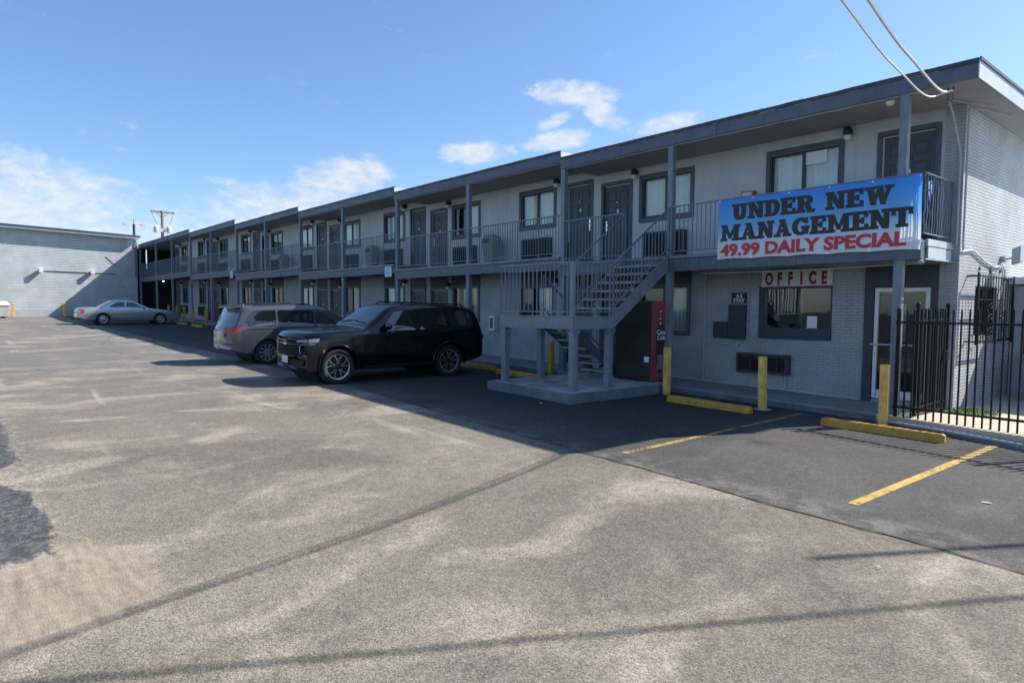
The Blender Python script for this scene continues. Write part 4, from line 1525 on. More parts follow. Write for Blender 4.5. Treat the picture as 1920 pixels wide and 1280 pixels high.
GL = {
    'U': (9.4, [rc(.9, 3.6, 3.9, 10), rc(5.9, 3.6, 8.5, 10), rc(0, 8.4, 4.7, 10), rc(5.0, 8.4, 9.4, 10)] + arc_ring(4.7, 3.6, 3.8, 3.7, .9, 1.7, 180, 360)),
    'N': (10.4, [rc(1, 0, 3.3, 10), rc(7.2, 0, 9.5, 10), [(1, 10), (4.3, 10), (9.5, 0), (6.2, 0)], rc(0, 0, 4.3, 1.6), rc(6.1, 8.4, 10.4, 10), rc(0, 8.4, 3, 10)]),
    'D': (9.4, [rc(.9, 0, 3.9, 10), rc(0, 0, 4.6, 1.6), rc(0, 8.4, 4.6, 10)] + arc_ring(4.2, 5, 5.1, 5, 2.1, 3.3, -90, 90)),
    'E': (8.8, [rc(.9, 0, 3.9, 10), rc(0, 8.3, 8.4, 10), rc(6.9, 6.7, 8.4, 8.5), rc(0, 0, 8.7, 1.7), rc(7.1, 1.5, 8.7, 3.3), rc(3.7, 4.2, 5.6, 5.8), rc(5.3, 3.5, 6.5, 6.5)]),
    'R': (10.2, [rc(.9, 0, 3.9, 10), rc(0, 0, 4.8, 1.6), rc(0, 8.4, 4.6, 10), [(4.4, 5.0), (7.0, 5.0), (9.4, 0), (6.6, 0)], rc(6.2, 0, 10.2, 1.6)] + arc_ring(4.2, 7.1, 4.9, 2.9, 2.2, 1.3, -90, 90)),
    'W': (13.8, [[(.9, 10), (3.9, 10), (5.5, 0), (3.3, 0)], [(3.3, 0), (5.5, 0), (8.0, 10), (6.2, 10)], [(6.0, 10), (8.4, 10), (10.3, 0), (8.1, 0)], [(8.1, 0), (10.3, 0), (13.0, 10), (11.0, 10)], rc(0, 8.4, 4.7, 10), rc(9.9, 8.4, 13.8, 10), rc(5.3, 8.6, 8.7, 10)]),
    'M': (12.8, [rc(1, 0, 3.3, 10), rc(9.0, 0, 11.8, 10), [(1, 10), (4.2, 10), (7.3, 1.6), (5.4, 1.6)], [(8.6, 10), (11.8, 10), (7.3, 1.6), (5.4, 1.6)], rc(0, 0, 4.4, 1.6), rc(7.9, 0, 12.8, 1.6), rc(0, 8.4, 3, 10), rc(9.8, 8.4, 12.8, 10)]),
    'A': (10.6, [[(1.0, 0), (3.1, 0), (5.7, 10), (4.0, 10)], [(4.0, 10), (6.8, 10), (9.9, 0), (6.6, 0)], rc(2.8, 2.5, 7.2, 4.1), rc(0, 0, 4.1, 1.6), rc(5.7, 0, 10.6, 1.6), rc(3.1, 8.6, 6.6, 10)]),
    'G': (10, arc_ring(4.9, 5, 4.9, 5, 2.0, 3.3, 38, 335) + [rc(5.4, 3.5, 9.9, 5.1), rc(7.0, .7, 9.3, 4.8), rc(7.2, 6.6, 8.9, 9.6)]),
    'T': (9.8, [rc(3.4, 0, 6.4, 10), rc(0, 8.3, 9.8, 10), rc(0, 6.3, 1.6, 8.6), rc(8.2, 6.3, 9.8, 8.6), rc(2.1, 0, 7.7, 1.6)]),
}


def slab_text(word, x0, x1, z0, z1, name):
    widths = [GL[c][0] if c != ' ' else 5.0 for c in word]
    tot = sum(widths) + .55 * (len(word) - 1)
    sx, sz = (x1 - x0) / tot, (z1 - z0) / 10
    m = MB()
    x = 0
    k = 0
    for c, wd in zip(word, widths):
        if c != ' ':
            for pl in GL[c][1]:
                k += 1
                d = .0022 + .00022 * (k % 9)
                # cut pieces finely along x so that they follow the cloth
                gx, gy = sum(q[0] for q in pl) / len(pl), sum(q[1] for q in pl) / len(pl)
                pl = [(px + (.30 if px > gx else -.30), min(10, max(0, py + (.16 if py > gy else -.16)))) for px, py in pl]
                pts = [(x0 + (x + px) * sx, z0 + py * sz) for px, py in pl]
                m.b.faces.new([m.b.verts.new((px, d, pz)) for px, pz in pts])
        x += wd + .55
    bmesh.ops.triangulate(m.b, faces=m.b.faces)
    for _ in range(3):
        lng = [e for e in m.b.edges if e.calc_length() > .035]
        if lng:
            bmesh.ops.subdivide_edges(m.b, edges=lng, cuts=1)
            bmesh.ops.triangulate(m.b, faces=m.b.faces)
    for v in m.b.verts:
        v.co.y = bsurf(v.co.x, v.co.z) - v.co.y
    bmesh.ops.recalc_face_normals(m.b, faces=m.b.faces)
    return m.build(name, 'letter_black', ban)


BW = BX1 - BX0
BH = BZ1 - BZ0
slab_text('UNDER', BX0 + .085 * BW, BX0 + .530 * BW, BZ1 - .352 * BH, BZ1 - .09 * BH, 'lettering')
slab_text('NEW', BX0 + .584 * BW, BX0 + .885 * BW, BZ1 - .352 * BH, BZ1 - .09 * BH, 'lettering')
slab_text('MANAGEMENT', BX0 + .02 * BW, BX0 + .965 * BW, BZ1 - .685 * BH, BZ1 - .415 * BH, 'lettering')
lt = text_obj('49.99 DAILY SPECIAL', .315, 'letter_red', 'lettering', ban, (BX0 + .482 * BW, 12.072, BZ1 - .925 * BH), bold=.014, sx=1.0, depth=.002)
_w = max(v.co.x for v in lt.data.vertices) - min(v.co.x for v in lt.data.vertices)
_sc = .925 * BW / _w
for v in lt.data.vertices:
    v.co.x *= _sc
for v in lt.data.vertices:
    wx_, wz_ = v.co.x + BX0 + .482 * BW, v.co.z + BZ1 - .925 * BH
    v.co.y = (bsurf(wx_, wz_) - .007 + v.co.y) - 12.072

# ---------------------------------------------------------------- signs and notices
off = empty('office_sign', (-6.79, YW - .04, 2.40), 'white board reading OFFICE in maroon letters above the office window', 'sign')
m = MB()
m.box(-7.54, -6.04, YW - .075, YW - .03, 2.385, 2.735)
m.build('board', 'sign_white', off, bevel=.004)
for i, ch in enumerate('OFFICE'):
    x = -7.37 + i * .235
    t = text_obj(ch,   .345, 'letter_maroon', 'lettering', off, (x, YW - .079, 2.432), bold=.018, sx=.62, depth=.004)
sg = empty('wall_sign', (-8.1, YW - .02, 2.02), 'small black sign with white letters above the grey utility panels', 'sign')
m = MB()
m.box(-8.285, -7.925, YW - .03, YW - .004, 2.03, 2.265)
m.build('plate', 'black', sg, bevel=.003)
text_obj('4 S', .12, 'white_globe', 'lettering', sg, (-8.09, YW - .033, 2.155), bold=.004, depth=.003)
text_obj('STAY', .12, 'white_globe', 'lettering', sg, (-8.10, YW - .033, 2.055), bold=.004, depth=.003)
m = MB()
m.box(-6.57, -6.36, YW + .030, YW + .036, 1.515, 1.765)
tag(m.build('paper_notice', 'paper', None, origin=(-6.46, YW + .03, 1.515)), 'white paper notice standing in the office window', 'notice')
m = MB()
m.box(-6.72, -6.28, YW + .046, YW + .050, 4.86, 5.115)
tag(m.build('paper_notice', 'paper', None, origin=(-6.5, YW + .05, 4.86)), 'white paper notice stuck inside the upstairs window behind the banner', 'notice')
for x, dz, lab in ((-21.1, .366, 'pale blue plate on the balcony edge above the black car'), (-38.13, .846, 'pale plate on the balcony edge above the grey minivan roof')):
    m = MB()
    k = x
    m.box(x - .23, x + .23, 12.128, 12.142, 2.66 + dz - .04, 2.98 + dz)
    o = m.build('notice_plate', 'pale_blue', None, origin=(x, 12.13, 2.66 + dz))
    tag(o, lab, 'sign')
    m = MB()
    for i in range(4):
        m.box(x - .15, x + .12 - .03 * (i % 2), 12.124, 12.129, 2.70 + dz + i * .06, 2.72 + dz + i * .06)
    m.build('faded_print', 'slate_light', o)

m = MB()
m.box(-8.05, -7.76, YW - .15, YW - .004, 4.20, 4.47)
fb = m.build('hose_cabinet', 'fire_red', None, origin=(-7.9, YW - .07, 4.20), bevel=.008)
tag(fb, 'dull red cabinet with pale door on the upstairs wall above the banner', 'cabinet')
m = MB()
m.box(-8.02, -7.79, YW - .158, YW - .149, 4.23, 4.44)
m.build('door', 'sign_white', fb)
m = MB()
m.box(-16.98, -16.70, YW - .13, YW + .0, 1.17, 1.65)
ex = m.build('extinguisher_cabinet', 'white_paint', None, origin=(-16.84, YW - .06, 1.17), bevel=.008)
tag(ex, 'white wall cabinet with dark glass front between black car and stairs', 'cabinet')
m = MB()
m.box(-16.92, -16.76, YW - .137, YW - .129, 1.24, 1.58)
m.build('glass_front', 'car_glass', ex)

# ---------------------------------------------------------------- vending machine
VZ = gz(-9.5) + .172
vm = empty('vending_machine', (-9.6, 11.85, VZ), 'dark glass-front drinks vending machine with red side panel under the stairs', 'vending machine')
VX0, VX1, VY0, VY1 = -10.12, -9.08, 11.72, 12.32
m = MB()
m.box(VX0, VX1 - .01, VY0 + .03, VY1, VZ + .05, VZ + 1.80)
m.build('body', 'vend_dark', vm, bevel=.015)
m = MB()
m.box(VX0 + .02, VX1 - .02, VY0, VY0 + .03, VZ + .44, VZ + 1.74)
m.build('glass_front', 'vend_glass', vm, bevel=.004)
m = MB()
m.box(VX0 + .02, VX1 - .02, VY0 + .004, VY0 + .03, VZ + .08, VZ + .42)
m.box(VX0 + .15, VX1 - .35, VY0 - .004, VY0 + .004, VZ + .14, VZ + .32)
m.build('delivery_flap', 'black', vm)
m = MB()
m.box(VX1 - .19, VX1 - .06, VY0 - .012, VY0 - .001, VZ + .46, VZ + .58)
m.build('coin_slot', 'paper', vm, bevel=.003)
m = MB()
m.box(VX1 - .010, VX1 + .004, VY0 + .0, VY1 + .002, VZ + .055, VZ + 1.79)
m.build('side_panel', 'vend_red', vm)
m = MB()
prof = [(0, .055), (.03, .075), (.25, .13), (.40, .155), (.55, .15), (.70, .135), (.82, .15), (.90, .15), (1.0, .115), (1.12, .07), (1.22, .045), (1.30, .04), (1.34, .05)]
cy = (VY0 + VY1) / 2
xx = VX1 + .008
pts = [(xx, cy + hw, VZ + .22 + h) for h, hw in prof] + [(xx, cy - hw, VZ + .22 + h) for h, hw in reversed(prof)]
m.b.faces.new([m.b.verts.new(p) for p in pts])
m.build('bottle_print', 'bottle_dark', vm)
m = MB()
for h, hw, th in ((1.33, .045, .03), (1.26, .035, .03), (1.17, .04, .05), (1.06, .05, .06)):
    m.box(xx + .001, xx + .003, cy - hw, cy + hw * .6, VZ + .22 + h, VZ + .22 + h + th)
for i in range(5):
    y = cy - .09 + i * .04
    m.box(xx + .001, xx + .003, y, y + .012, VZ + .30, VZ + .62)
m.build('bottle_shine', 'bottle_dark' if False else 'bottle_pale', vm)
for nm, dz_ in (('Coca', .86), ('Cola', .74)):
    text_obj(nm, .155, 'white_paint', 'lettering', vm, (xx + .004, cy, VZ + .22 + dz_ - .01), bold=.002, sx=.95, depth=.002, face='+X', shear=.3)
m = MB()
for x in (VX0 + .08, VX1 - .1):
    for y in (VY0 + .1, VY1 - .08):
        m.lathe([(.03, 0), (.03, .055)], (x, y, VZ + .0), 'Z', 10)
m.build('foot', 'black', vm)

# ---------------------------------------------------------------- bollards and wheel stops
def bollard(x, y, h, wd, mat, label, group, base_flange=False, tilt=0.0):
    z = gz(x)
    m = MB()
    a = wd / 2
    m.hexa([(x - a, y - a, z), (x + a, y - a, z), (x + a, y + a, z), (x - a, y + a, z),
            (x - a + tilt, y - a, z + h), (x + a + tilt, y - a, z + h), (x + a + tilt, y + a, z + h), (x - a + tilt, y + a, z + h)])
    o = m.build('bollard', mat, None, origin=(x, y, z), bevel=.012)
    tag(o, label, 'bollard', group)
    m = MB()
    if base_flange:
        m.lathe([(.155, 0), (.15, .012), (.11, .018), (.09, .018)], (x, y, z + .004), 'Z', 20)
        m.build('base_flange', 'conduit', o, smooth=True)
    else:
        m.box(x - a - .012, x + a + .012, y - a - .012, y + a + .012, z - .02, z + .014)
        m.build('base_collar', 'concrete_dark', o, bevel=.004)
    return o


G1 = 'yellow bollards along the motel kerb'
bollard(-4.335, 11.74, 1.01, .125, 'yellow_pale', 'square yellow bollard in front of the glass office door', G1)
bollard(-6.37, 11.56, .99, .12, 'yellow_pale', 'yellow bollard with round base flange below the office window', G1, True, -.02)
bollard(-8.60, 11.64, 1.01, .12, 'yellow_pale', 'yellow bollard standing beside the red side of the vending machine', G1)
bollard(-9.13, 12.42, 1.12, .11, 'yellow', 'yellow bollard half hidden behind the bollard beside the vending machine', G1)
bollard(-12.42, 11.9, .88, .115, 'yellow', 'yellow bollard seen under the stair landing near its rear post', G1)
bollard(-13.75, 11.5, .94, .115, 'yellow', 'yellow bollard just behind the left front post of the stairs', G1)
for x, lab in ((-41.06, 'yellow bollard between grey minivan and silver sedan, nearest of the far row'), (-43.77, 'yellow bollard in the far row, just right of the silver sedan nose'),
               (-45.7, 'yellow bollard right at the nose of the silver sedan'), (-47.4, 'yellow bollard peeping over the silver sedan hood end'), (-49.5, 'yellow bollard farthest along the row behind the silver sedan hood')):
    bollard(x, 11.6, 1.1, .13, 'yellow', lab, G1)
G2 = 'yellow bollards at the foot of the pale wing wall'
bollard(-60.4, 3.86, 1.05, .17, 'yellow_pale', 'yellow bollard at the wing wall beside the beige dumpster', G2)
bollard(-60.4, 6.95, 1.05, .17, 'yellow_pale', 'yellow bollard at the wing wall beside the silver sedan trunk', G2)


def wheel_stop(x0, x1, y, label, rot=0.0, mat='yellow'):
    L = x1 - x0
    xm = (x0 + x1) / 2
    m = MB()
    prof = [(-.085, 0), (-.075, .09), (-.05, .125), (.05, .125), (.075, .09), (.085, 0)]
    st = [(-L / 2, .82), (-L / 2 + .03, 1.0), (L / 2 - .03, 1.0), (L / 2, .82)]
    rings = []
    for sx, k in st:
        rings.append([m.b.verts.new((sx, py * k, pz * k)) for py, pz in prof])
    for a, b in zip(rings, rings[1:]):
        for i in range(len(prof)):
            j = (i + 1) % len(prof)
            m.b.faces.new((a[i], a[j], b[j], b[i]))
    m.b.faces.new(rings[0])
    m.b.faces.new(rings[-1][::-1])
    bmesh.ops.subdivide_edges(m.b, edges=[e for e in m.b.edges if abs(e.verts[0].co.x - e.verts[1].co.x) > .5], cuts=14)
    for v in m.b.verts:
        v.co += Vector((0, random.uniform(-.004, .004), random.uniform(-.006, .003) * (1 if v.co.z > .02 else 0)))
    o = m.build('wheel_stop', mat, None, local=True)
    o.location = (xm, y, gz(xm) + .004)
    o.rotation_euler = (0, math.atan(GS), rot)
    tag(o, label, 'wheel stop', 'yellow concrete wheel stops')
    m = MB()
    for s in (-.32, .32):
        m.lathe([(.016, .10), (.016, .128), (.012, .130)], (s * L, 0, 0), 'Z', 8)
    m.build('anchor_pin', 'grey_box', o, local=True)
    return o


wheel_stop(-4.98, -3.22, 10.98, 'sunlit yellow wheel stop in front of the bollard by the office door', .02)
wheel_stop(-8.03, -6.24, 10.93, 'shaded yellow wheel stop below the office window', 0.0)
wheel_stop(-13.65, -11.90, 11.12, 'yellow wheel stop partly behind the stair pad', 0.0)
wheel_stop(-15.85, -14.15, 11.45, 'yellow wheel stop behind the rear of the black car', -.02)
wheel_stop(-42.2, -40.3, 11.15, 'yellow wheel stop at the foot of the nearest far bollard', 0)
wheel_stop(-45.6, -43.6, 11.15, 'yellow wheel stop in front of the silver sedan nose', 0)

# ---------------------------------------------------------------- iron fence and open gate on the right
fence = empty('iron_fence', (-3.2, 12.0, gz(-3) + .14), 'black iron picket fence on the right edge of the walk', 'fence')
def fy(x):
    return 12.02 - .06 * (x + 4.28)
def fence_run(m, xa, xb, z0, zr0, zr1, z1, step=.112):
    n = int(round((xb - xa) / step))
    for i in range(n + 1):
        x = xa + (xb - xa) * i / n
        m.box(x - .012, x + .012, fy(x) - .012, fy(x) + .012, z0, z1)
        v = [m.b.verts.new((x + a * .012, fy(x) + b * .012, z1)) for a, b in ((-1, -1), (1, -1), (1, 1), (-1, 1))]
        t = m.b.verts.new((x, fy(x), z1 + .03))
        for k in range(4):
            m.b.faces.new((v[k], v[(k + 1) % 4], t))
FX1 = 3.0
m = MB()
fence_run(m, -4.24, FX1, gz(-3) + .10, 0, 0, 1.90)
m.build('picket', 'black_iron', fence)
for z in (.30, 1.70):
    m = MB()
    m.bar((-4.30, fy(-4.30), z), (FX1, fy(FX1), z - .02), .038, .036)
    m.build('rail', 'black_iron', fence)
for x in (-4.26, -1.6, 1.0):
    m = MB()
    m.box(x - .022, x + .022, fy(x) - .022, fy(x) + .022, gz(x) + .1, 1.93)
    m.build('post', 'black_iron', fence)
gate = empty('iron_gate', (-4.0, 12.1, gz(-4) + .14), 'black iron gate leaf folded back towards the brick corner', 'gate')
m = MB()
gya, gyb = 12.16, 13.42
def gxy(t):
    return (-4.02 + .05 * t, gya + (gyb - gya) * t)
for i in range(13):
    x, y = gxy(i / 12)
    m.box(x - .012, x + .012, y - .012, y + .012, .20, 1.93)
m.build('picket', 'black_iron', gate)
for z in (.29, 1.72):
    m = MB()
    a, b = gxy(0), gxy(1)
    m.bar((a[0], a[1], z), (b[0], b[1], z + .03), .03, .03)
    m.build('rail', 'black_iron', gate)
for t in (0, 1):
    x, y = gxy(t)
    m = MB()
    m.box(x - .024, x + .024, y - .024, y + .024, .15, 1.97)
    m.lathe([(.03, 0), (.034, .03), (.02, .055)], (x, y, 1.97), 'Z', 12)
    m.build('stile', 'black_iron', gate)
m = MB()
x, y = gxy(.94)
m.box(x - .03, x + .05, y - .05, y + .06, 1.02, 1.20)
m.build('latch', 'black_iron', gate, bevel=.004)

m = MB()
pts = [(-4.45 + i * .33, 11.80 - .045 * i - .0085 * i * i * .5, gz(-4.45 + i * .33) + .075) for i in range(30)]
m.tube(pts, .026, 8)
tag(m.build('kerb_pipe', 'conduit', None, smooth=True, origin=pts[0]), 'pale grey pipe lying along the kerb below the black fence', 'pipe')

# weeds at the foot of the end wall (nobody could count the blades)
m = MB()
for _ in range(700):
    t = random.random()
    cx, cy = -3.84 + random.random() ** 1.6 * .62, 13.55 + random.gauss(0.1, .16)
    if random.random() < abs(t - .45) * 1.1:
        continue
    hgt = random.uniform(.015, .075)
    an = random.uniform(0, 6.28)
    dx, dy = math.cos(an) * .012, math.sin(an) * .012
    lx, ly = random.gauss(0, .03), random.gauss(0, .03)
    z = gz(cx) + .139
    m.b.faces.new([m.b.verts.new(p) for p in ((cx - dx, cy - dy, z), (cx + dx, cy + dy, z), (cx + lx + dx * .6, cy + ly + dy * .6, z + hgt * .7), (cx + lx * 1.6, cy + ly * 1.6, z + hgt))])
tag(m.build('weeds', 'grass'), 'low green weeds at the foot of the end wall', 'weeds', kind='stuff')

# ---------------------------------------------------------------- trash cans on the balcony, dumpster
def trash_can(x, dz, label, s=1.0):
    z = FL + dz
    y = 13.15
    t = empty('trash_can', (x, y, z + .001), label, 'trash can', 'trash cans on the balcony')
    m = MB()
    n = 28
    def sq(r, h):
        return [m.b.verts.new((x + r * max(-1, min(1, 1.25 * math.cos(2 * math.pi * k / n))), y + r * .85 * max(-1, min(1, 1.25 * math.sin(2 * math.pi * k / n))), z + h)) for k in range(n)]
    rings = [sq(.20 * s, .003), sq(.26 * s, .58 * s)]
    for a, b in zip(rings, rings[1:]):
        for k in range(n):
            m.b.faces.new((a[k], a[(k + 1) % n], b[(k + 1) % n], b[k]))
    m.b.faces.new(rings[0][::-1])
    m.b.faces.new(rings[1])
    m.build('bin', 'bin_tan', t, smooth=True)
    m = MB()
    rings = [sq(.285 * s, .585 * s), sq(.285 * s, .63 * s), sq(.27 * s, .72 * s), sq(.24 * s, .86 * s), sq(.17 * s, .93 * s), sq(.05 * s, .95 * s)]
    for a, b in zip(rings, rings[1:]):
        for k in range(n):
            m.b.faces.new((a[k], a[(k + 1) % n], b[(k + 1) % n], b[k]))
    m.b.faces.new(rings[0][::-1])
    m.b.faces.new(rings[-1])
    ld = m.build('lid', 'bin_tan', t, smooth=True)
    m = MB()
    m.box(x - .15 * s, x + .15 * s, y - .262 * s, y - .18 * s, z + .68 * s, z + .80 * s)
    m.build('flap', 'ac_case', ld, bevel=.01)
    return t


trash_can(-16.45, .17, 'greenish tan domed trash can on the balcony above the extinguisher cabinet', 1.02)
trash_can(-24.1, .366, 'tan domed trash can on the balcony above the minivan windshield', 1.0)
trash_can(-33.2, .591, 'tan trash can on the balcony farthest along, above the minivan roof', .95)

dp = empty('dumpster', (-57.8, 2.5, gz(-57.8)), 'beige dumpster cut by the left edge of the photo', 'dumpster')
m = MB()
dz = gz(-57.8)
m.hexa([(-58.7, .9, dz + .1), (-57.0, .9, dz + .1), (-57.0, 3.35, dz + .1), (-58.7, 3.35, dz + .1),
        (-58.8, .85, dz + .86), (-56.9, .85, dz + .86), (-56.9, 3.42, dz + .86), (-58.8, 3.42, dz + .86)])
m.build('body', 'dumpster', dp, bevel=.02)
m = MB()
m.hexa([(-58.85, .8, dz + .87), (-56.85, .8, dz + .87), (-56.85, 3.46, dz + .87), (-58.85, 3.46, dz + .87),
        (-58.85, .8, dz + 1.16), (-57.1, .8, dz + 1.02), (-57.1, 3.40, dz + 1.02), (-58.85, 3.40, dz + 1.16)])
m.build('lid', 'dumpster', dp, bevel=.02)
m = MB()
for x in (-58.5, -57.2):
    for y in (1.1, 3.1):
        m.lathe([(.09, -.03), (.1, 0), (.09, .03)], (x, y, dz + .1), 'X', 12)
m.build('caster', 'black', dp)

# ---------------------------------------------------------------- utility poles and cables
pole = empty('utility_pole', (-75, 17.15, 1.3), 'brown wooden utility pole with crossarm and two transformers behind the motel', 'utility pole')
m = MB()
m.tube([(-75, 17.10, 1.3), (-75, 17.2, 11.5)], [.19, .13], 10)
m.build('pole', 'wood_pole', pole, smooth=True)
m = MB()
m.box(-75.12, -74.98, 16.15, 18.35, 11.30, 11.46)
m.bar((-75.0, 16.7, 11.28), (-75.0, 17.15, 10.8), .05, .05)
m.bar((-75.0, 17.7, 11.28), (-75.0, 17.2, 10.8), .05, .05)
m.build('crossarm', 'wood_pole', pole)
for y in (16.58, 17.76):
    m = MB()
    m.lathe([(.10, -.32), (.25, -.30), (.26, 0.15), (.20, .26), (.06, .34)], (-74.85, y, 9.62), 'Z', 16)
    tr = m.build('transformer', 'pole_metal', pole, smooth=True)
    m = MB()
    m.lathe([(.04, .33), (.06, .40), (.03, .50)], (-74.85, y - .08, 9.62), 'Z', 8)
    m.build('bushing', 'white_paint', tr)
m = MB()
m.box(-74.96, -74.86, 16.9, 17.45, 9.35, 9.75)
m.build('bracket', 'pole_metal', pole)
for y in (16.25, 16.6, 17.8, 18.25):
    m = MB()
    m.lathe([(.04, 0), (.07, .05), (.05, .10), (.02, .16)], (-75.05, y, 11.46), 'Z', 8)
    m.build('insulator', 'pole_metal', pole)
m = MB()
for y in (16.25, 18.25):
    m.tube([(-75.05, y, 11.3), (-74.95, y + (.25 if y < 17 else -.25), 10.5), (-74.85, 17.15 + (y - 17.2) * .5, 10.0)], .018, 5)
m.build('jumper_wire', 'cable_black', pole)
mast = empty('floodlight_mast', (-75, 14.62, 1.3), 'slim dark mast with two floodlights on thin arms above the wing roof', 'mast')
m = MB()
m.tube([(-75, 14.62, 1.3), (-75, 14.62, 9.95)], .12, 10)
m.tube([(-75, 14.62, 9.9), (-75, 14.62, 10.45)], .03, 8)
m.build('pole', 'grey_box', mast)
m = MB()
m.tube([(-75, 13.75, 9.93), (-75, 15.5, 9.93)], .02, 6)
m.build('arm', 'pole_metal', mast)
for s in (-1, 1):
    y = 14.62 + s * .80
    m = MB()
    m.hexa([(-75.1, y - .16, 9.78), (-74.85, y - .16, 9.72), (-74.85, y + .14, 9.72), (-75.1, y + .14, 9.78),
            (-75.1, y - .16, 10.0), (-74.85, y - .16, 10.06), (-74.85, y + .14, 10.06), (-75.1, y + .14, 10.0)])
    m.build('floodlight', 'pole_metal', mast)


def cable(pts, r, mat, label, seg=6):
    # smooth Catmull-Rom through the points
    P_ = [Vector(p) for p in pts]
    P_ = [P_[0] * 2 - P_[1]] + P_ + [P_[-1] * 2 - P_[-2]]
    out = []
    for i in range(1, len(P_) - 2):
        for k in range(14):
            t = k / 14
            a, b, c, d = P_[i - 1:i + 3]
            out.append(.5 * ((2 * b) + (c - a) * t + (2 * a - 5 * b + 4 * c - d) * t * t + (3 * b - a - 3 * c + d) * t ** 3))
    out.append(P_[-2])
    m = MB()
    m.tube(out, r, seg)
    o = m.build('service_cable', mat, None, smooth=True, origin=pts[0])
    return tag(o, label, 'cable')


cable([(-3.74, 12.40, 5.40), (-3.45, 10.9, 5.02), (-2.98, 8.6, 4.72), (-2.55, 6.3, 4.56), (-1.4, .2, 4.45), (.5, -10, 5.4)], .016, 'cable_white', 'upper white service cable running from the roof corner up out of the photo')
cable([(-3.80, 12.38, 5.40), (-3.60, 10.9, 4.97), (-3.12, 8.6, 4.64), (-2.68, 6.3, 4.48), (-1.5, .2, 4.37), (.3, -10, 5.4)], .011, 'cable_white', 'lower white service cable running from the roof corner up out of the photo')
# overhead lines beside the lot: only their shadows fall into the photo
cable([(-10.15, -9.24, 7.35), (.90, 10.85, 7.0), (12, 31.0, 7.4)], .024, 'cable_black', 'overhead line whose thin shadow crosses the bottom right corner')
arm = empty('street_light', (3.6, 17.4, gz(3.6)), 'street light out of frame casting the short bar shadow at right', 'street light')
m = MB()
m.tube([(3.6, 17.4, gz(3.6)), (3.6, 17.4, 7.1)], [.11, .08], 10)
m.build('pole', 'pole_metal', arm, smooth=True)
m = MB()
m.tube([(3.6, 17.4, 7.0), (2.2, 14.9, 7.05), (.96, 12.72, 7.0)], .035, 8)
m.build('arm', 'pole_metal', arm, smooth=True)

for lx, ly, s, lab in ((-1.93, 7.95, .035, 'white paper scrap lying on the dark asphalt beside the yellow line'), (-1.95, 5.3, .018, 'tiny white scrap on the pale asphalt near the right edge'), (-9.2, 8.55, .03, 'pale scrap on the asphalt in front of the stair pad')):
    m = MB()
    zz = gz(lx) + .012
    n = 7
    c = m.b.verts.new((lx, ly, zz + .012))
    rg = [m.b.verts.new((lx + s * (1.3 + .3 * math.sin(k * 2.1)) * math.cos(k * 6.283 / n), ly + s * .55 * math.sin(k * 6.283 / n), zz + random.uniform(0, .012))) for k in range(n)]
    for k in range(n):
        m.b.faces.new((rg[k], rg[(k + 1) % n], c))
    tag(m.build('paper_scrap', 'litter', None, origin=(lx, ly, zz)), lab, 'litter')

# ---------------------------------------------------------------- cars
def lerp_tab(tab, x):
    if x <= tab[0][0]:
        return tab[0][1]
    for (a, va), (b, vb) in zip(tab, tab[1:]):
        if x <= b:
            t = (x - a) / (b - a)
            return va + (vb - va) * t
    return tab[-1][1]


def smooth_tab(tab, x, r=.05):
    return sum(lerp_tab(tab, x + r * k) * wt for k, wt in ((-1.5, .15), (-.75, .2), (0, .3), (.75, .2), (1.5, .15)))


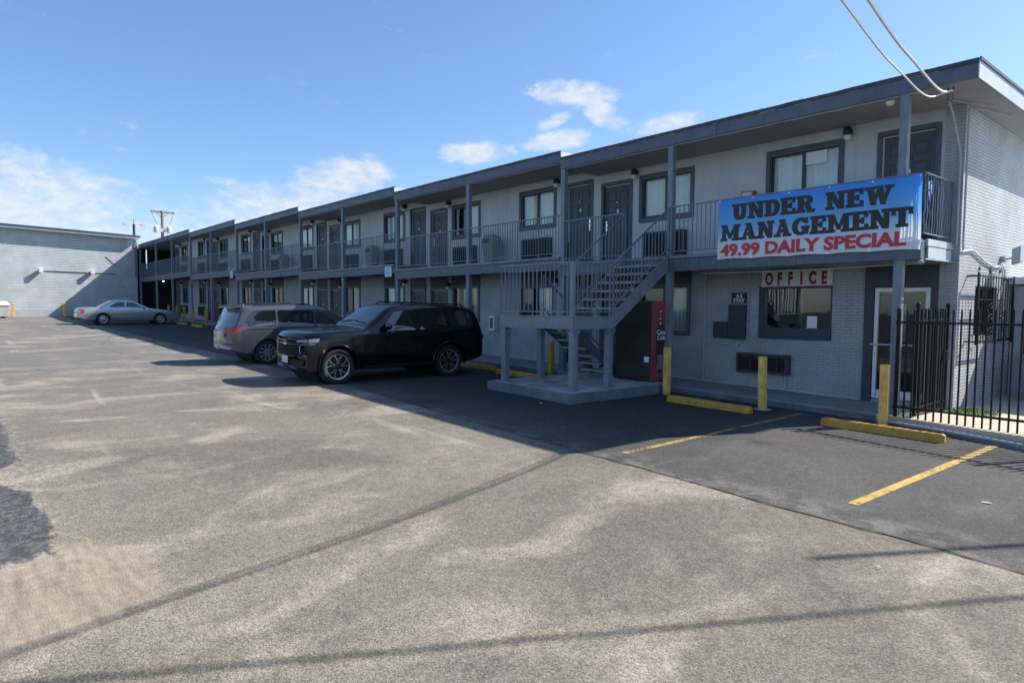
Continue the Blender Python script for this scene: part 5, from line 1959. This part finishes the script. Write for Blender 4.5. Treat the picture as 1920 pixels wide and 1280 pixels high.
class Car:
    """body surface described by a side silhouette, a plan taper and a section rule.
    local x: front bumper (0) to rear bumper (L), y: +W0 is the car's right seen from behind... simply lateral, z up"""
    def __init__(s, L, W0, top, bot, belt, tum, front=(.9, .16, .22), rear=(.8, .12, .14), edge=.11, blend=.05):
        s.L, s.W0, s.top_t, s.bot_t, s.belt_t, s.tum = L, W0, top, bot, belt, tum
        s.fr, s.rr, s.edge, s.blend = front, rear, edge, blend

    def top(s, x):
        return smooth_tab(s.top_t, x, s.blend)

    def bot(s, x):
        return smooth_tab(s.bot_t, x, .04)

    def plan(s, x):
        L = s.L
        w = 1.0
        d, k, _ = s.fr
        if x < d:
            w -= k * (1 - x / d) ** 2.4
        d, k, _ = s.rr
        if x > L - d:
            w -= k * (1 - (L - x) / d) ** 2.4
        return w * s.W0

    def half(s, x, z):
        belt = lerp_tab(s.belt_t, x)
        w = s.plan(x)
        zb = .30
        if z < .62:
            g = .965 + .035 * min(1, max(0, (z - zb) / .32)) if z > zb else .95
        elif z < belt:
            g = 1.0 - .02 * ((z - .62) / max(.05, belt - .62)) ** 2
        else:
            g = .98 - s.tum * (z - belt) - .035 * min(1, (z - belt) / .06)
        return w * g

    def sweep(s, x, y):
        d, k, c = s.fr
        o = 0
        if x < d:
            o += c * (1 - x / d) ** 2 * (y / s.W0) ** 2
        d, k, c = s.rr
        if x > s.L - d:
            o -= c * (1 - (s.L - x) / d) ** 2 * (y / s.W0) ** 2
        return x + o

    def ring(s, x, inset=0.0):
        zt, zb = s.top(x) - inset, s.bot(x) + inset
        r = min(s.edge, (zt - zb) * .35)
        pts = []
        for u in (0, .5, .9):
            pts.append((u * (s.half(x, zb) - inset - .03), zb))
        n = 14
        for i in range(n + 1):
            z = zb + .03 + (zt - r - zb - .03) * i / n
            pts.append((s.half(x, z) - inset, z))
        ye = s.half(x, zt - r) - inset
        yt = s.half(x, zt) - inset
        for i in range(1, 5):
            a = i / 4 * math.pi / 2
            pts.append((ye + (yt - ye) * i / 4 - r * 1.25 * (1 - math.cos(a)), zt - r + r * math.sin(a)))
        yl = pts[-1][0]
        for u in (.75, .5, .25, 0):
            pts.append((yl * u, zt + .022 * (1 - u * u)))
        return pts

    def top_z(s, x, y):
        pts = s.ring(x)
        tp = pts[18:]
        tp = sorted([(p[0], p[1]) for p in tp])
        return lerp_tab(tp, abs(y))

    def side(s, x, z, off=.004, sg=1):
        zt = s.top(x)
        r = min(s.edge, (zt - s.bot(x)) * .35)
        y = s.half(x, min(z, zt - .002))
        if z > zt - r:
            k = min(1, (z - zt + r) / r)
            y -= r * 1.25 * (1 - math.sqrt(max(0, 1 - k * k)))
        return Vector((s.sweep(x, y), sg * (y + off), z))

    def roof(s, x, y, off=.004):
        z = s.top_z(x, y)
        z1, z0 = s.top(x + .03), s.top(x - .03)
        n = Vector((-(z1 - z0) / .06, 0, 1)).normalized()
        return Vector((s.sweep(x, y), y, z)) + n * off

    def front(s, y, z, off=.004):
        return Vector((s.sweep(.0, y) - off, y, z))

    def rear(s, y, z, off=.004):
        return Vector((s.sweep(s.L, y) + off, y, z))

    def body(s, mat, parent, wheels, r):
        m = MB()
        xs = []
        n = 84
        e = [(0, .035), (.012, .016), (.035, .004)]
        for x, i in e:
            xs.append((x, i))
        for i in range(1, n):
            xs.append((.06 + (s.L - .12) * i / n, 0))
        for x, i in reversed(e):
            xs.append((s.L - x, i))
        rings = []
        for x, ins in xs:
            pts = s.ring(x, ins)
            full = pts + [(-y, z) for y, z in reversed(pts[1:-1])]
            rings.append([m.b.verts.new((s.sweep(x, y), y, z)) for y, z in full])
        k = len(rings[0])
        for a, b in zip(rings, rings[1:]):
            for i in range(k):
                m.b.faces.new((a[i], a[(i + 1) % k], b[(i + 1) % k], b[i]))
        half = k // 2
        for rg, flip in ((rings[0], False), (rings[-1], True)):
            # strips between the mirrored sides keep the cap quads clean
            for i in range(half):
                a, b = rg[i], rg[i + 1]
                c, d = rg[(k - i - 1) % k], rg[(k - i) % k]
                vs = [a, b, c, d]
                u = []
                for q in vs:
                    if q not in u:
                        u.append(q)
                if len(u) >= 3:
                    m.b.faces.new(u[::-1] if flip else u)
        bmesh.ops.recalc_face_normals(m.b, faces=m.b.faces)
        me = bpy.data.meshes.new('body')
        m.b.to_mesh(me)
        m.b.free()
        o = bpy.data.objects.new('body', me)
        C.objects.link(o)
        cm = MB()
        for x, rr in wheels:
            cm.lathe([(rr, -3.0), (rr, 3.0)], (x, 0, r), 'Y', 40)
        # only hollow the flanks, leave the middle of the car solid
        cut = bpy.data.meshes.new('cut')
        bmesh.ops.recalc_face_normals(cm.b, faces=cm.b.faces)
        cm.b.to_mesh(cut)
        cm.b.free()
        co = bpy.data.objects.new('cut', cut)
        C.objects.link(co)
        md = o.modifiers.new('b', 'BOOLEAN')
        md.object = co
        md.operation = 'DIFFERENCE'
        md.solver = 'EXACT'
        bpy.context.view_layer.update()
        me2 = bpy.data.meshes.new_from_object(o.evaluated_get(bpy.context.evaluated_depsgraph_get()))
        o.modifiers.clear()
        bpy.data.objects.remove(co)
        o.data = me2
        me2.materials.clear()
        me2.materials.append(M[mat])
        me2.shade_smooth()
        me2.set_sharp_from_angle(angle=R(38))
        o.parent = parent
        # dark wheel wells behind the openings
        for x, rr in wheels:
            w = MB()
            w.lathe([(rr - .004, -s.W0 * .64), (rr - .004, s.W0 * .64)], (x, 0, r), 'Y', 32)
            w.build('wheel_well', 'arch', parent, local=True)
        return o

    def panel(s, name, mat, parent, fn, poly, rings=3, smooth=True, dens=5):
        """star-shaped polygon in a 2-D chart mapped on the surface by fn"""
        pts = []
        for a, b in zip(poly, poly[1:] + poly[:1]):
            for k in range(dens):
                t = k / dens
                pts.append((a[0] + (b[0] - a[0]) * t, a[1] + (b[1] - a[1]) * t))
        cx = sum(p[0] for p in pts) / len(pts)
        cy = sum(p[1] for p in pts) / len(pts)
        m = MB()
        prev = None
        for q in range(rings + 1):
            f = 1 - q / (rings + 1)
            cur = [m.b.verts.new(fn(cx + (p[0] - cx) * f, cy + (p[1] - cy) * f)) for p in pts]
            if prev:
                for i in range(len(pts)):
                    j = (i + 1) % len(pts)
                    m.b.faces.new((prev[i], prev[j], cur[j], cur[i]))
            prev = cur
        c = m.b.verts.new(fn(cx, cy))
        for i in range(len(pts)):
            m.b.faces.new((prev[i], prev[(i + 1) % len(pts)], c))
        return m.build(name, mat, parent, local=True, smooth=smooth, angle=50)

    def seam(s, parent_name, parent, paths, r=.004, mat='arch'):
        m = MB()
        for p in paths:
            m.tube(p, r, 5)
        return m.build(parent_name, mat, parent, local=True)


def rounded(poly, r=.04, n=3):
    """cut the corners of a polygon with small arcs"""
    out = []
    k = len(poly)
    for i in range(k):
        p, a, b = Vector(poly[i]), Vector(poly[i - 1]), Vector(poly[(i + 1) % k])
        da, db = (a - p), (b - p)
        ra, rb = min(r, da.length * .4), min(r, db.length * .4)
        s, e = p + da.normalized() * ra, p + db.normalized() * rb
        for j in range(n + 1):
            t = j / n
            q = s * (1 - t) ** 2 + p * 2 * t * (1 - t) + e * t * t
            out.append((q.x, q.y))
    return out


def wheel(parent, x, y, r, sg, style, rimr):
    """tyre (part) > rim, spokes, hub; sg = side the face looks to"""
    m = MB()
    wd = .13
    m.lathe([(rimr, -wd * .75), (r * .90, -wd), (r * .985, -wd * .78), (r, -wd * .4), (r, wd * .4), (r * .985, wd * .78), (r * .90, wd), (rimr + .012, wd * .86), (rimr, wd * .7)],
            (x, y, r), 'Y', 40, False)
    t = m.build('wheel', 'tyre', parent, local=True, smooth=True, origin=None)
    f = sg * wd * .62
    m = MB()
    m.lathe([(rimr - .006, f - sg * .10), (rimr - .006, f - sg * .06), (.05, f - sg * .05)] if sg > 0 else [(.05, f - sg * .05), (rimr - .006, f - sg * .06), (rimr - .006, f - sg * .10)], (x, y, r), 'Y', 36)
    m.build('rim_barrel', 'rim_dark', t, local=True, smooth=True)
    m = MB()
    ri, ro = rimr - .022, rimr + .008
    for k in range(36):
        a0, a1 = 2 * math.pi * k / 36, 2 * math.pi * (k + 1) / 36
        p = [(x + q * math.cos(a), y + f + sg * d, r + q * math.sin(a)) for a in (a0, a1) for q, d in ((ri, -.02), (ri, .012), (ro, .016))]
        m.b.faces.new([m.b.verts.new(v) for v in (p[0], p[1], p[4], p[3])])
        m.b.faces.new([m.b.verts.new(v) for v in (p[1], p[2], p[5], p[4])])
    bmesh.ops.remove_doubles(m.b, verts=m.b.verts, dist=1e-5)
    if style == 'y5':       # five forked spokes, bright edges over a dark face
        for k in range(5):
            a = 2 * math.pi * k / 5 + .3
            for da in (-.30, .30):
                c0 = (x + .07 * math.cos(a + da * .9), y + f + sg * .004, r + .07 * math.sin(a + da * .9))
                c1 = (x + .17 * math.cos(a + da * .55), y + f + sg * .010, r + .17 * math.sin(a + da * .55))
                c2 = (x + ri * 1.01 * math.cos(a + da * 1.15), y + f + sg * .008, r + ri * 1.01 * math.sin(a + da * 1.15))
                m.bar(c0, c1, .012, .012, (0, 1, 0))
                m.bar(c1, c2, .015, .012, (0, 1, 0))
    elif style == 'ten':
        for k in range(10):
            a = 2 * math.pi * k / 10
            m.bar((x + .04 * math.cos(a), y + f + sg * .012, r + .04 * math.sin(a)), (x + ri * 1.02 * math.cos(a), y + f + sg * .004, r + ri * 1.02 * math.sin(a)), .048, .02, (0, 1, 0))
    else:                   # nine broad spokes
        for k in range(9):
            a = 2 * math.pi * k / 9
            m.bar((x + .03 * math.cos(a), y + f + sg * .012, r + .03 * math.sin(a)), (x + ri * 1.02 * math.cos(a), y + f + sg * .004, r + ri * 1.02 * math.sin(a)), .062, .02, (0, 1, 0))
    m.build('rim', 'rim', t, local=True)
    m = MB()
    m.lathe([(.065, -.01), (.062, .012), (.03, .020)] if sg > 0 else [(.03, -.020), (.062, -.012), (.065, .01)], (x, y + f, r), 'Y', 18)
    m.build('hub_cap', 'rim' if style != 'y5' else 'rim_dark', t, local=True, smooth=True)
    return t


def place_car(root, x, y, heading):
    """heading 'out': nose towards -Y; 'in': nose towards the building (+Y)"""
    rz = R(90) if heading == 'out' else R(-90)
    tilt = Matrix.Rotation(math.atan(GS), 4, 'Y')
    root.rotation_euler = (tilt @ Matrix.Rotation(rz, 4, 'Z')).to_euler()
    root.location = (x, y, gz(x) + .006)


def mirror_set(car, sgs=(1, -1)):
    return sgs


# ---- black full-size SUV, nose out
suv = empty('suv', (0, 0, 0), 'black full-size SUV parked nose out with forked-spoke wheels', 'suv')
K = .955
L = 4.98
car = Car(L, 1.03 * K,
          [(0, 1.03), (.05, 1.10), (.22, 1.15), (1.0, 1.20), (1.46, 1.215), (1.52, 1.22), (2.22, 1.71), (2.45, 1.775), (3.2, 1.79), (4.2, 1.755), (4.62, 1.70), (4.75, 1.62), (4.89, 1.22), (4.95, 1.10), (L, 1.03)],
          [(0, .30), (.22, .26), (.75, .28), (4.2, .30), (4.6, .36), (L, .46)],
          [(0, 1.0), (1.2, 1.10), (2.0, 1.14), (4.9, 1.18), (L, 1.18)], .38,
          front=(.75, .10, .17), rear=(.6, .08, .10), edge=.10)
WF, WR, WRD = .80, .80 + 2.99, .395
car.body('paint_black', suv, [(WF, .455), (WR, .455)], WRD)
for sg in (1, -1):
    F = lambda x, z, sg=sg: car.side(x, z, .004, sg)
    wl = 1.23
    for poly, in ((rounded([(1.86, 1.17), (2.32, 1.61), (2.80, 1.655), (2.84, 1.185)], .05),), (rounded([(2.93, 1.185), (2.90, 1.66), (3.70, 1.66), (3.78, 1.21)], .05),), (rounded([(3.90, 1.22), (3.86, 1.655), (4.46, 1.62), (4.66, 1.26)], .07),)):
        car.panel('side_window', 'car_glass', suv, F, poly)
    for x0, x1, hx in ((1.62, 2.86, 2.62), (2.89, 3.86, 3.62)):
        d = MB()
        pth = [F(x0 + .02, 1.17), F(x0, .80), F(x0 + .05, .40), F(x1 - .02, .40), F(x1, .80), F(x1, 1.2)]
        pts = []
        for a, b in zip(pth, pth[1:]):
            pts += [a.lerp(b, t / 4) for t in range(4)]
        d.tube(pts + [pth[-1]], .0045, 5)
        dr = d.build('door', 'arch', suv, local=True)
        h = MB()
        a, b = car.side(hx - .13, 1.06, .03, sg), car.side(hx + .10, 1.065, .03, sg)
        h.tube([car.side(hx - .14, 1.06, .002, sg), a, b, car.side(hx + .11, 1.065, .002, sg)], .014, 8)
        h.build('handle', 'paint_black', dr, local=True, smooth=True)
    # rocker step, arch lips
    m = MB()
    m.bar(car.side(1.45, .36, .02, sg), car.side(3.25, .36, .02, sg), .06, .05)
    m.build('side_step', 'grille', suv, local=True)
    for wx in (WF, WR):
        m = MB()
        m.tube([car.side(wx + .475 * math.cos(a), WRD + .475 * math.sin(a), .006, sg) for a in [math.pi * (-.06 + 1.12 * i / 24) for i in range(25)]], .018, 6)
        m.build('arch_trim', 'paint_black', suv, local=True, smooth=True)
    m = MB()
    a = car.side(2.02, 1.27, -.01, sg)
    m.lathe([(.03, 0), (.10, .015), (.11, .09), (.08, .15), (.02, .16)], (a.x - .10, a.y + sg * .15, a.z + .0), 'X', 14)
    for v in m.b.verts:
        v.co.z = a.z + (v.co.z - a.z) * .75
        v.co.y = a.y + sg * .15 + (v.co.y - a.y - sg * .15) * 1.15
    m.bar((a.x - .02, a.y - sg * .03, a.z - .03), (a.x - .03, a.y + sg * .10, a.z - .02), .05, .03)
    m.build('door_mirror', 'paint_black', suv, local=True, smooth=True)
    # headlight, marker lamp and fog surround wrap the corner
    FF = lambda y, z, sg=sg: car.front(sg * y, z, .006)
    car.panel('headlight', 'lens', suv, FF, rounded([(.50, .93), (.50, .98), (.86, 1.01), (.885, .94)], .02))
    F2 = lambda x, z, sg=sg: car.side(x, z, .006, sg)
    car.panel('headlight', 'lens', suv, F2, rounded([(.02, .93), (.02, 1.01), (.33, 1.03), (.28, .95)], .03))
    car.panel('daytime_lamp', 'sign_white', suv, FF, [(.60, .72), (.60, .88), (.63, .88), (.63, .72)])
    m = MB()
    pth = [car.front(sg * .88, .895, .012), car.front(sg * .66, .885, .012), car.front(sg * .62, .80, .012), car.front(sg * .64, .70, .012), car.front(sg * .86, .62, .012)]
    m.tube(pth, .009, 6)
    m.tube([car.side(.02, .898, .008, sg), car.side(.20, .905, .008, sg)], .010, 6)
    m.build('lamp_trim', 'chrome', suv, local=True)
    car.panel('marker_lamp', 'amber', suv, F2, rounded([(.40, .66), (.405, .78), (.455, .79), (.445, .67)], .01))
    car.panel('tail_lamp', 'tail_red', suv, lambda y, z, sg=sg: car.rear(sg * y, z, .006), rounded([(.72, .95), (.72, 1.03), (.90, 1.03), (.90, .92)], .02))
    wheel(suv, WF, sg * (1.03 * K - .135), WRD, sg, 'y5', .285)
    wheel(suv, WR, sg * (1.03 * K - .135), WRD, sg, 'y5', .285)
    m = MB()
    m.tube([car.roof(2.6, sg * .60, .01), car.roof(2.66, sg * .60, .055), car.roof(4.35, sg * .60, .055), car.roof(4.45, sg * .60, .01)], .018, 6)
    m.build('roof_rail', 'grille', suv, local=True, smooth=True)
car.panel('windshield', 'car_glass', suv, lambda x, y: car.roof(x, y, .006), rounded([(1.60, -.72), (2.18, -.60), (2.18, .60), (1.60, .72)], .06), dens=8)
car.panel('rear_window', 'car_glass', suv, lambda x, y: car.roof(x, y, .006), rounded([(4.76, -.58), (4.87, -.64), (4.87, .64), (4.76, .58)], .04), dens=8)
m = MB()
for z in (.86, .80, .74, .68):
    m.tube([car.front(y / 10, z, .012) for y in range(-8, 9)], .014, 6)
m.build('grille', 'grille', suv, local=True)
car.panel('grille_back', 'arch', suv, lambda y, z: car.front(y, z, .003), rounded([(-.60, .62), (-.60, .94), (.60, .94), (.60, .62)], .05), dens=8)
m = MB()
m.tube([car.front(y / 10, .885, .016) for y in range(-6, 7)], .010, 6)
m.build('grille_bar', 'dark_chrome', suv, local=True)
m = MB()   # bow-tie shaped emblem on the bar
m.prism([(-.03, -.11, .872), (-.03, -.04, .872), (-.03, -.035, .855), (-.03, .045, .855), (-.03, .05, .872), (-.03, .11, .872), (-.03, .095, .902), (-.03, .04, .902), (-.03, .035, .918), (-.03, -.045, .918), (-.03, -.05, .902), (-.03, -.095, .902)], (.012, 0, 0))
m.build('emblem', 'chrome', suv, local=True)
car.panel('lower_grille', 'grille', suv, lambda y, z: car.front(y, z, .006), rounded([(-.70, .40), (-.78, .55), (.78, .55), (.70, .40)], .04), dens=8)
m = MB()
m.box(-.035, -.018, -.155, .155, .46, .61)
m.build('number_plate', 'plate', suv, local=True, bevel=.004)
m = MB()
m.box(-.030, .0, -.20, .20, .43, .455)
m.build('plate_bracket', 'grille', suv, local=True)
m = MB()
for sg in (1, -1):
    a, b = car.roof(1.66, sg * .62, .02), car.roof(1.72, sg * .05 + .12, .02)
    m.bar(a, b, .02, .012)
m.build('wiper', 'black', suv, local=True)
car.panel('tailgate_plate', 'plate', suv, lambda y, z: car.rear(y, z, .006), [(-.16, .8), (.16, .8), (.16, .92), (-.16, .92)])
place_car(suv, -14.68, 5.82, 'out')
SUV_CAR = car

# ---- grey minivan, nose in
van = empty('minivan', (0, 0, 0), 'dark grey minivan parked nose in with red tail lamps', 'minivan')
L = 4.86
VW = .945
car = Car(L, VW,
          [(0, .78), (.05, .86), (.45, .98), (1.0, 1.08), (1.12, 1.12), (1.95, 1.57), (2.25, 1.65), (3.2, 1.665), (4.2, 1.62), (4.42, 1.60), (4.50, 1.54), (4.72, 1.10), (4.80, 1.00), (L, .96)],
          [(0, .30), (.3, .24), (4.2, .26), (4.6, .33), (L, .40)],
          [(0, .90), (1.2, 1.02), (2.5, 1.06), (L, 1.10)], .17,
          front=(1.0, .20, .30), rear=(.7, .10, .17), edge=.10)
WF, WR, WRD = .92, 3.80, .335
car.body('paint_grey', van, [(WF, .385), (WR, .385)], WRD)
for sg in (1, -1):
    F = lambda x, z, sg=sg: car.side(x, z, .004, sg)
    for poly in ([(1.56, 1.06), (2.08, 1.44), (2.34, 1.50), (2.34, 1.05)], [(2.40, 1.05), (2.40, 1.51), (3.47, 1.52), (3.47, 1.06)], [(3.53, 1.06), (3.53, 1.52), (4.18, 1.50), (4.42, 1.22), (4.30, 1.07)]):
        car.panel('side_window', 'car_glass', van, F, rounded(poly, .05))
    for x0, x1, hx in ((1.40, 2.38, 2.2), (2.39, 3.49, 2.6)):
        d = MB()
        pth = [F(x0 + .02, 1.05), F(x0, .75), F(x0 + .04, .33), F(x1 - .02, .33), F(x1, .75), F(x1, 1.08)]
        pts = []
        for a, b in zip(pth, pth[1:]):
            pts += [a.lerp(b, t / 4) for t in range(4)]
        d.tube(pts + [pth[-1]], .004, 5)
        dr = d.build('door', 'arch', van, local=True)
        h = MB()
        h.tube([car.side(hx - .11, .955, .002, sg), car.side(hx - .09, .96, .028, sg), car.side(hx + .09, .96, .028, sg), car.side(hx + .11, .955, .002, sg)], .013, 8)
        h.build('handle', 'paint_grey', dr, local=True, smooth=True)
    m = MB()
    m.tube([F(2.5, .99), F(4.0, 1.0), F(4.36, 1.01)], .006, 5)
    m.build('slide_rail', 'arch', van, local=True)
    m = MB()
    a = car.side(1.66, 1.12, -.01, sg)
    m.lathe([(.03, 0), (.085, .012), (.09, .07), (.06, .12), (.02, .125)], (a.x - .08, a.y + sg * .12, a.z), 'X', 12)
    m.build('door_mirror', 'paint_grey', van, local=True, smooth=True)
    F2 = lambda x, z, sg=sg: car.side(x, z, .006, sg)
    car.panel('headlight', 'lens', van, F2, rounded([(.06, .72), (.06, .82), (.62, .92), (.55, .80)], .03))
    car.panel('tail_lamp', 'tail_red', van, F2, rounded([(4.40, 1.055), (4.855, 1.02), (4.855, .90), (4.62, .90)], .03))
    car.panel('tail_lamp', 'tail_red', van, lambda y, z, sg=sg: car.rear(sg * y, z, .007), rounded([(.46, .915), (.44, .99), (.86, 1.005), (.86, .90)], .02))
    wheel(van, WF, sg * (VW - .125), WRD, sg, 'ten', .235)
    wheel(van, WR, sg * (VW - .125), WRD, sg, 'ten', .235)
    m = MB()
    m.tube([car.roof(2.45, sg * .60, .0), car.roof(2.52, sg * .60, .035), car.roof(4.0, sg * .60, .035), car.roof(4.1, sg * .60, .0)], .014, 6)
    m.build('roof_rail', 'grille', van, local=True, smooth=True)
car.panel('windshield', 'car_glass', van, lambda x, y: car.roof(x, y, .006), rounded([(1.22, -.70), (1.92, -.60), (1.92, .60), (1.22, .70)], .06), dens=8)
car.panel('rear_window', 'car_glass', van, lambda x, y: car.roof(x, y, .006), rounded([(4.535, -.56), (4.70, -.66), (4.70, .66), (4.535, .56)], .05), dens=8)
m = MB()
m.hexa([(4.36, -.62, 1.60), (4.36, .62, 1.60), (4.66, .56, 1.55), (4.66, -.56, 1.55), (4.36, -.60, 1.645), (4.36, .60, 1.645), (4.68, .54, 1.575), (4.68, -.54, 1.575)])
m.build('spoiler', 'paint_grey', van, local=True, bevel=.012)
m = MB()
m.tube([car.rear(y / 10, .885, .012) for y in range(-4, 5)], .016, 6)
m.build('tailgate_trim', 'chrome', van, local=True)
car.panel('number_plate', 'plate', van, lambda y, z: car.rear(y, z, .008), rounded([(-.16, .72), (.16, .72), (.16, .84), (-.16, .84)], .01))
m = MB()
m.tube([car.rear(y / 10, .56, .010) for y in range(-8, 9)], .012, 6)
m.build('bumper_seam', 'arch', van, local=True)
m = MB()
m.lathe([(.02, 0), (.02, .01), (.008, .03)], (4.15, .0, car.top_z(4.15, 0)), 'Z', 8)
m.build('aerial', 'paint_grey', van, local=True)
place_car(van, -19.70, 10.72, 'in')

# ---- silver sedan, nose in
sed = empty('sedan', (0, 0, 0), 'silver four-door sedan parked nose in near the far corner', 'sedan')
L = 5.40
SW = .98
car = Car(L, SW,
          [(0, .62), (.04, .72), (.20, .80), (1.2, .92), (1.62, .97), (1.70, .99), (2.45, 1.37), (2.75, 1.44), (3.3, 1.44), (3.62, 1.38), (4.22, 1.03), (4.32, 1.01), (5.1, .97), (5.28, .93), (L, .80)],
          [(0, .28), (.3, .22), (4.7, .24), (5.1, .32), (L, .40)],
          [(0, .80), (1.7, .93), (4.2, .96), (L, .95)], .30,
          front=(.8, .10, .14), rear=(.7, .08, .10), edge=.08)
WF, WR, WRD = 1.10, 4.12, .335
car.body('paint_silver', sed, [(WF, .38), (WR, .38)], WRD)
for sg in (1, -1):
    F = lambda x, z, sg=sg: car.side(x, z, .004, sg)
    for poly in ([(1.98, 1.01), (2.50, 1.31), (2.90, 1.345), (2.92, 1.005)], [(3.00, 1.005), (2.98, 1.345), (3.36, 1.33), (3.80, 1.08), (3.76, 1.02)]):
        car.panel('side_window', 'car_glass', sed, F, rounded(poly, .05))
    for x0, x1, hx in ((1.70, 2.95, 2.70), (2.96, 3.90, 3.72)):
        d = MB()
        pth = [F(x0 + .02, .96), F(x0, .70), F(x0 + .04, .30), F(x1 - .02, .30), F(x1, .70), F(x1, .98)]
        pts = []
        for a, b in zip(pth, pth[1:]):
            pts += [a.lerp(b, t / 4) for t in range(4)]
        d.tube(pts + [pth[-1]], .004, 5)
        dr = d.build('door', 'arch', sed, local=True)
        h = MB()
        h.tube([car.side(hx - .11, .86, .002, sg), car.side(hx - .09, .865, .026, sg), car.side(hx + .09, .865, .026, sg), car.side(hx + .11, .86, .002, sg)], .013, 8)
        h.build('handle', 'paint_silver', dr, local=True, smooth=True)
    m = MB()
    m.bar(car.side(1.5, .50, .006, sg), car.side(3.72, .50, .006, sg), .014, .05)
    m.build('side_moulding', 'paint_silver', sed, local=True)
    m = MB()
    a = car.side(2.0, 1.0, -.01, sg)
    m.lathe([(.03, 0), (.085, .012), (.09, .07), (.06, .12), (.02, .125)], (a.x - .08, a.y + sg * .12, a.z + .03), 'X', 12)
    m.build('door_mirror', 'paint_silver', sed, local=True, smooth=True)
    F2 = lambda x, z, sg=sg: car.side(x, z, .006, sg)
    car.panel('headlight', 'lens', sed, F2, rounded([(.04, .58), (.04, .70), (.36, .74), (.34, .62)], .03))
    car.panel('tail_lamp', 'tail_red', sed, F2, rounded([(5.08, .66), (5.06, .88), (5.30, .87), (5.34, .66)], .03))
    car.panel('tail_lamp', 'tail_red', sed, lambda y, z, sg=sg: car.rear(sg * y, z, .006), rounded([(.50, .64), (.50, .76), (.86, .76), (.86, .62)], .02))
    wheel(sed, WF, sg * (SW - .125), WRD, sg, 'nine', .225)
    wheel(sed, WR, sg * (SW - .125), WRD, sg, 'nine', .225)
car.panel('windshield', 'car_glass', sed, lambda x, y: car.roof(x, y, .006), rounded([(1.78, -.70), (2.42, -.55), (2.42, .55), (1.78, .70)], .05), dens=8)
car.panel('rear_window', 'car_glass', sed, lambda x, y: car.roof(x, y, .006), rounded([(3.62, -.54), (4.14, -.66), (4.14, .66), (3.62, .54)], .05), dens=8)
m = MB()
m.tube([car.rear(y / 10, .50, .020) for y in range(-8, 9)], .022, 6)
m.build('bumper_strip', 'paint_silver', sed, local=True)
car.panel('number_plate', 'plate', sed, lambda y, z: car.rear(y, z, .008), rounded([(-.16, .60), (.16, .60), (.16, .73), (-.16, .73)], .01))
m = MB()
for y in range(-4, 5):
    m.bar(car.front(y * .07, .50, .012), car.front(y * .07, .66, .012), .012, .012, (1, 0, 0))
m.build('grille', 'chrome', sed, local=True)
place_car(sed, -46.15, 11.20, 'in')
bpy.context.view_layer.update()
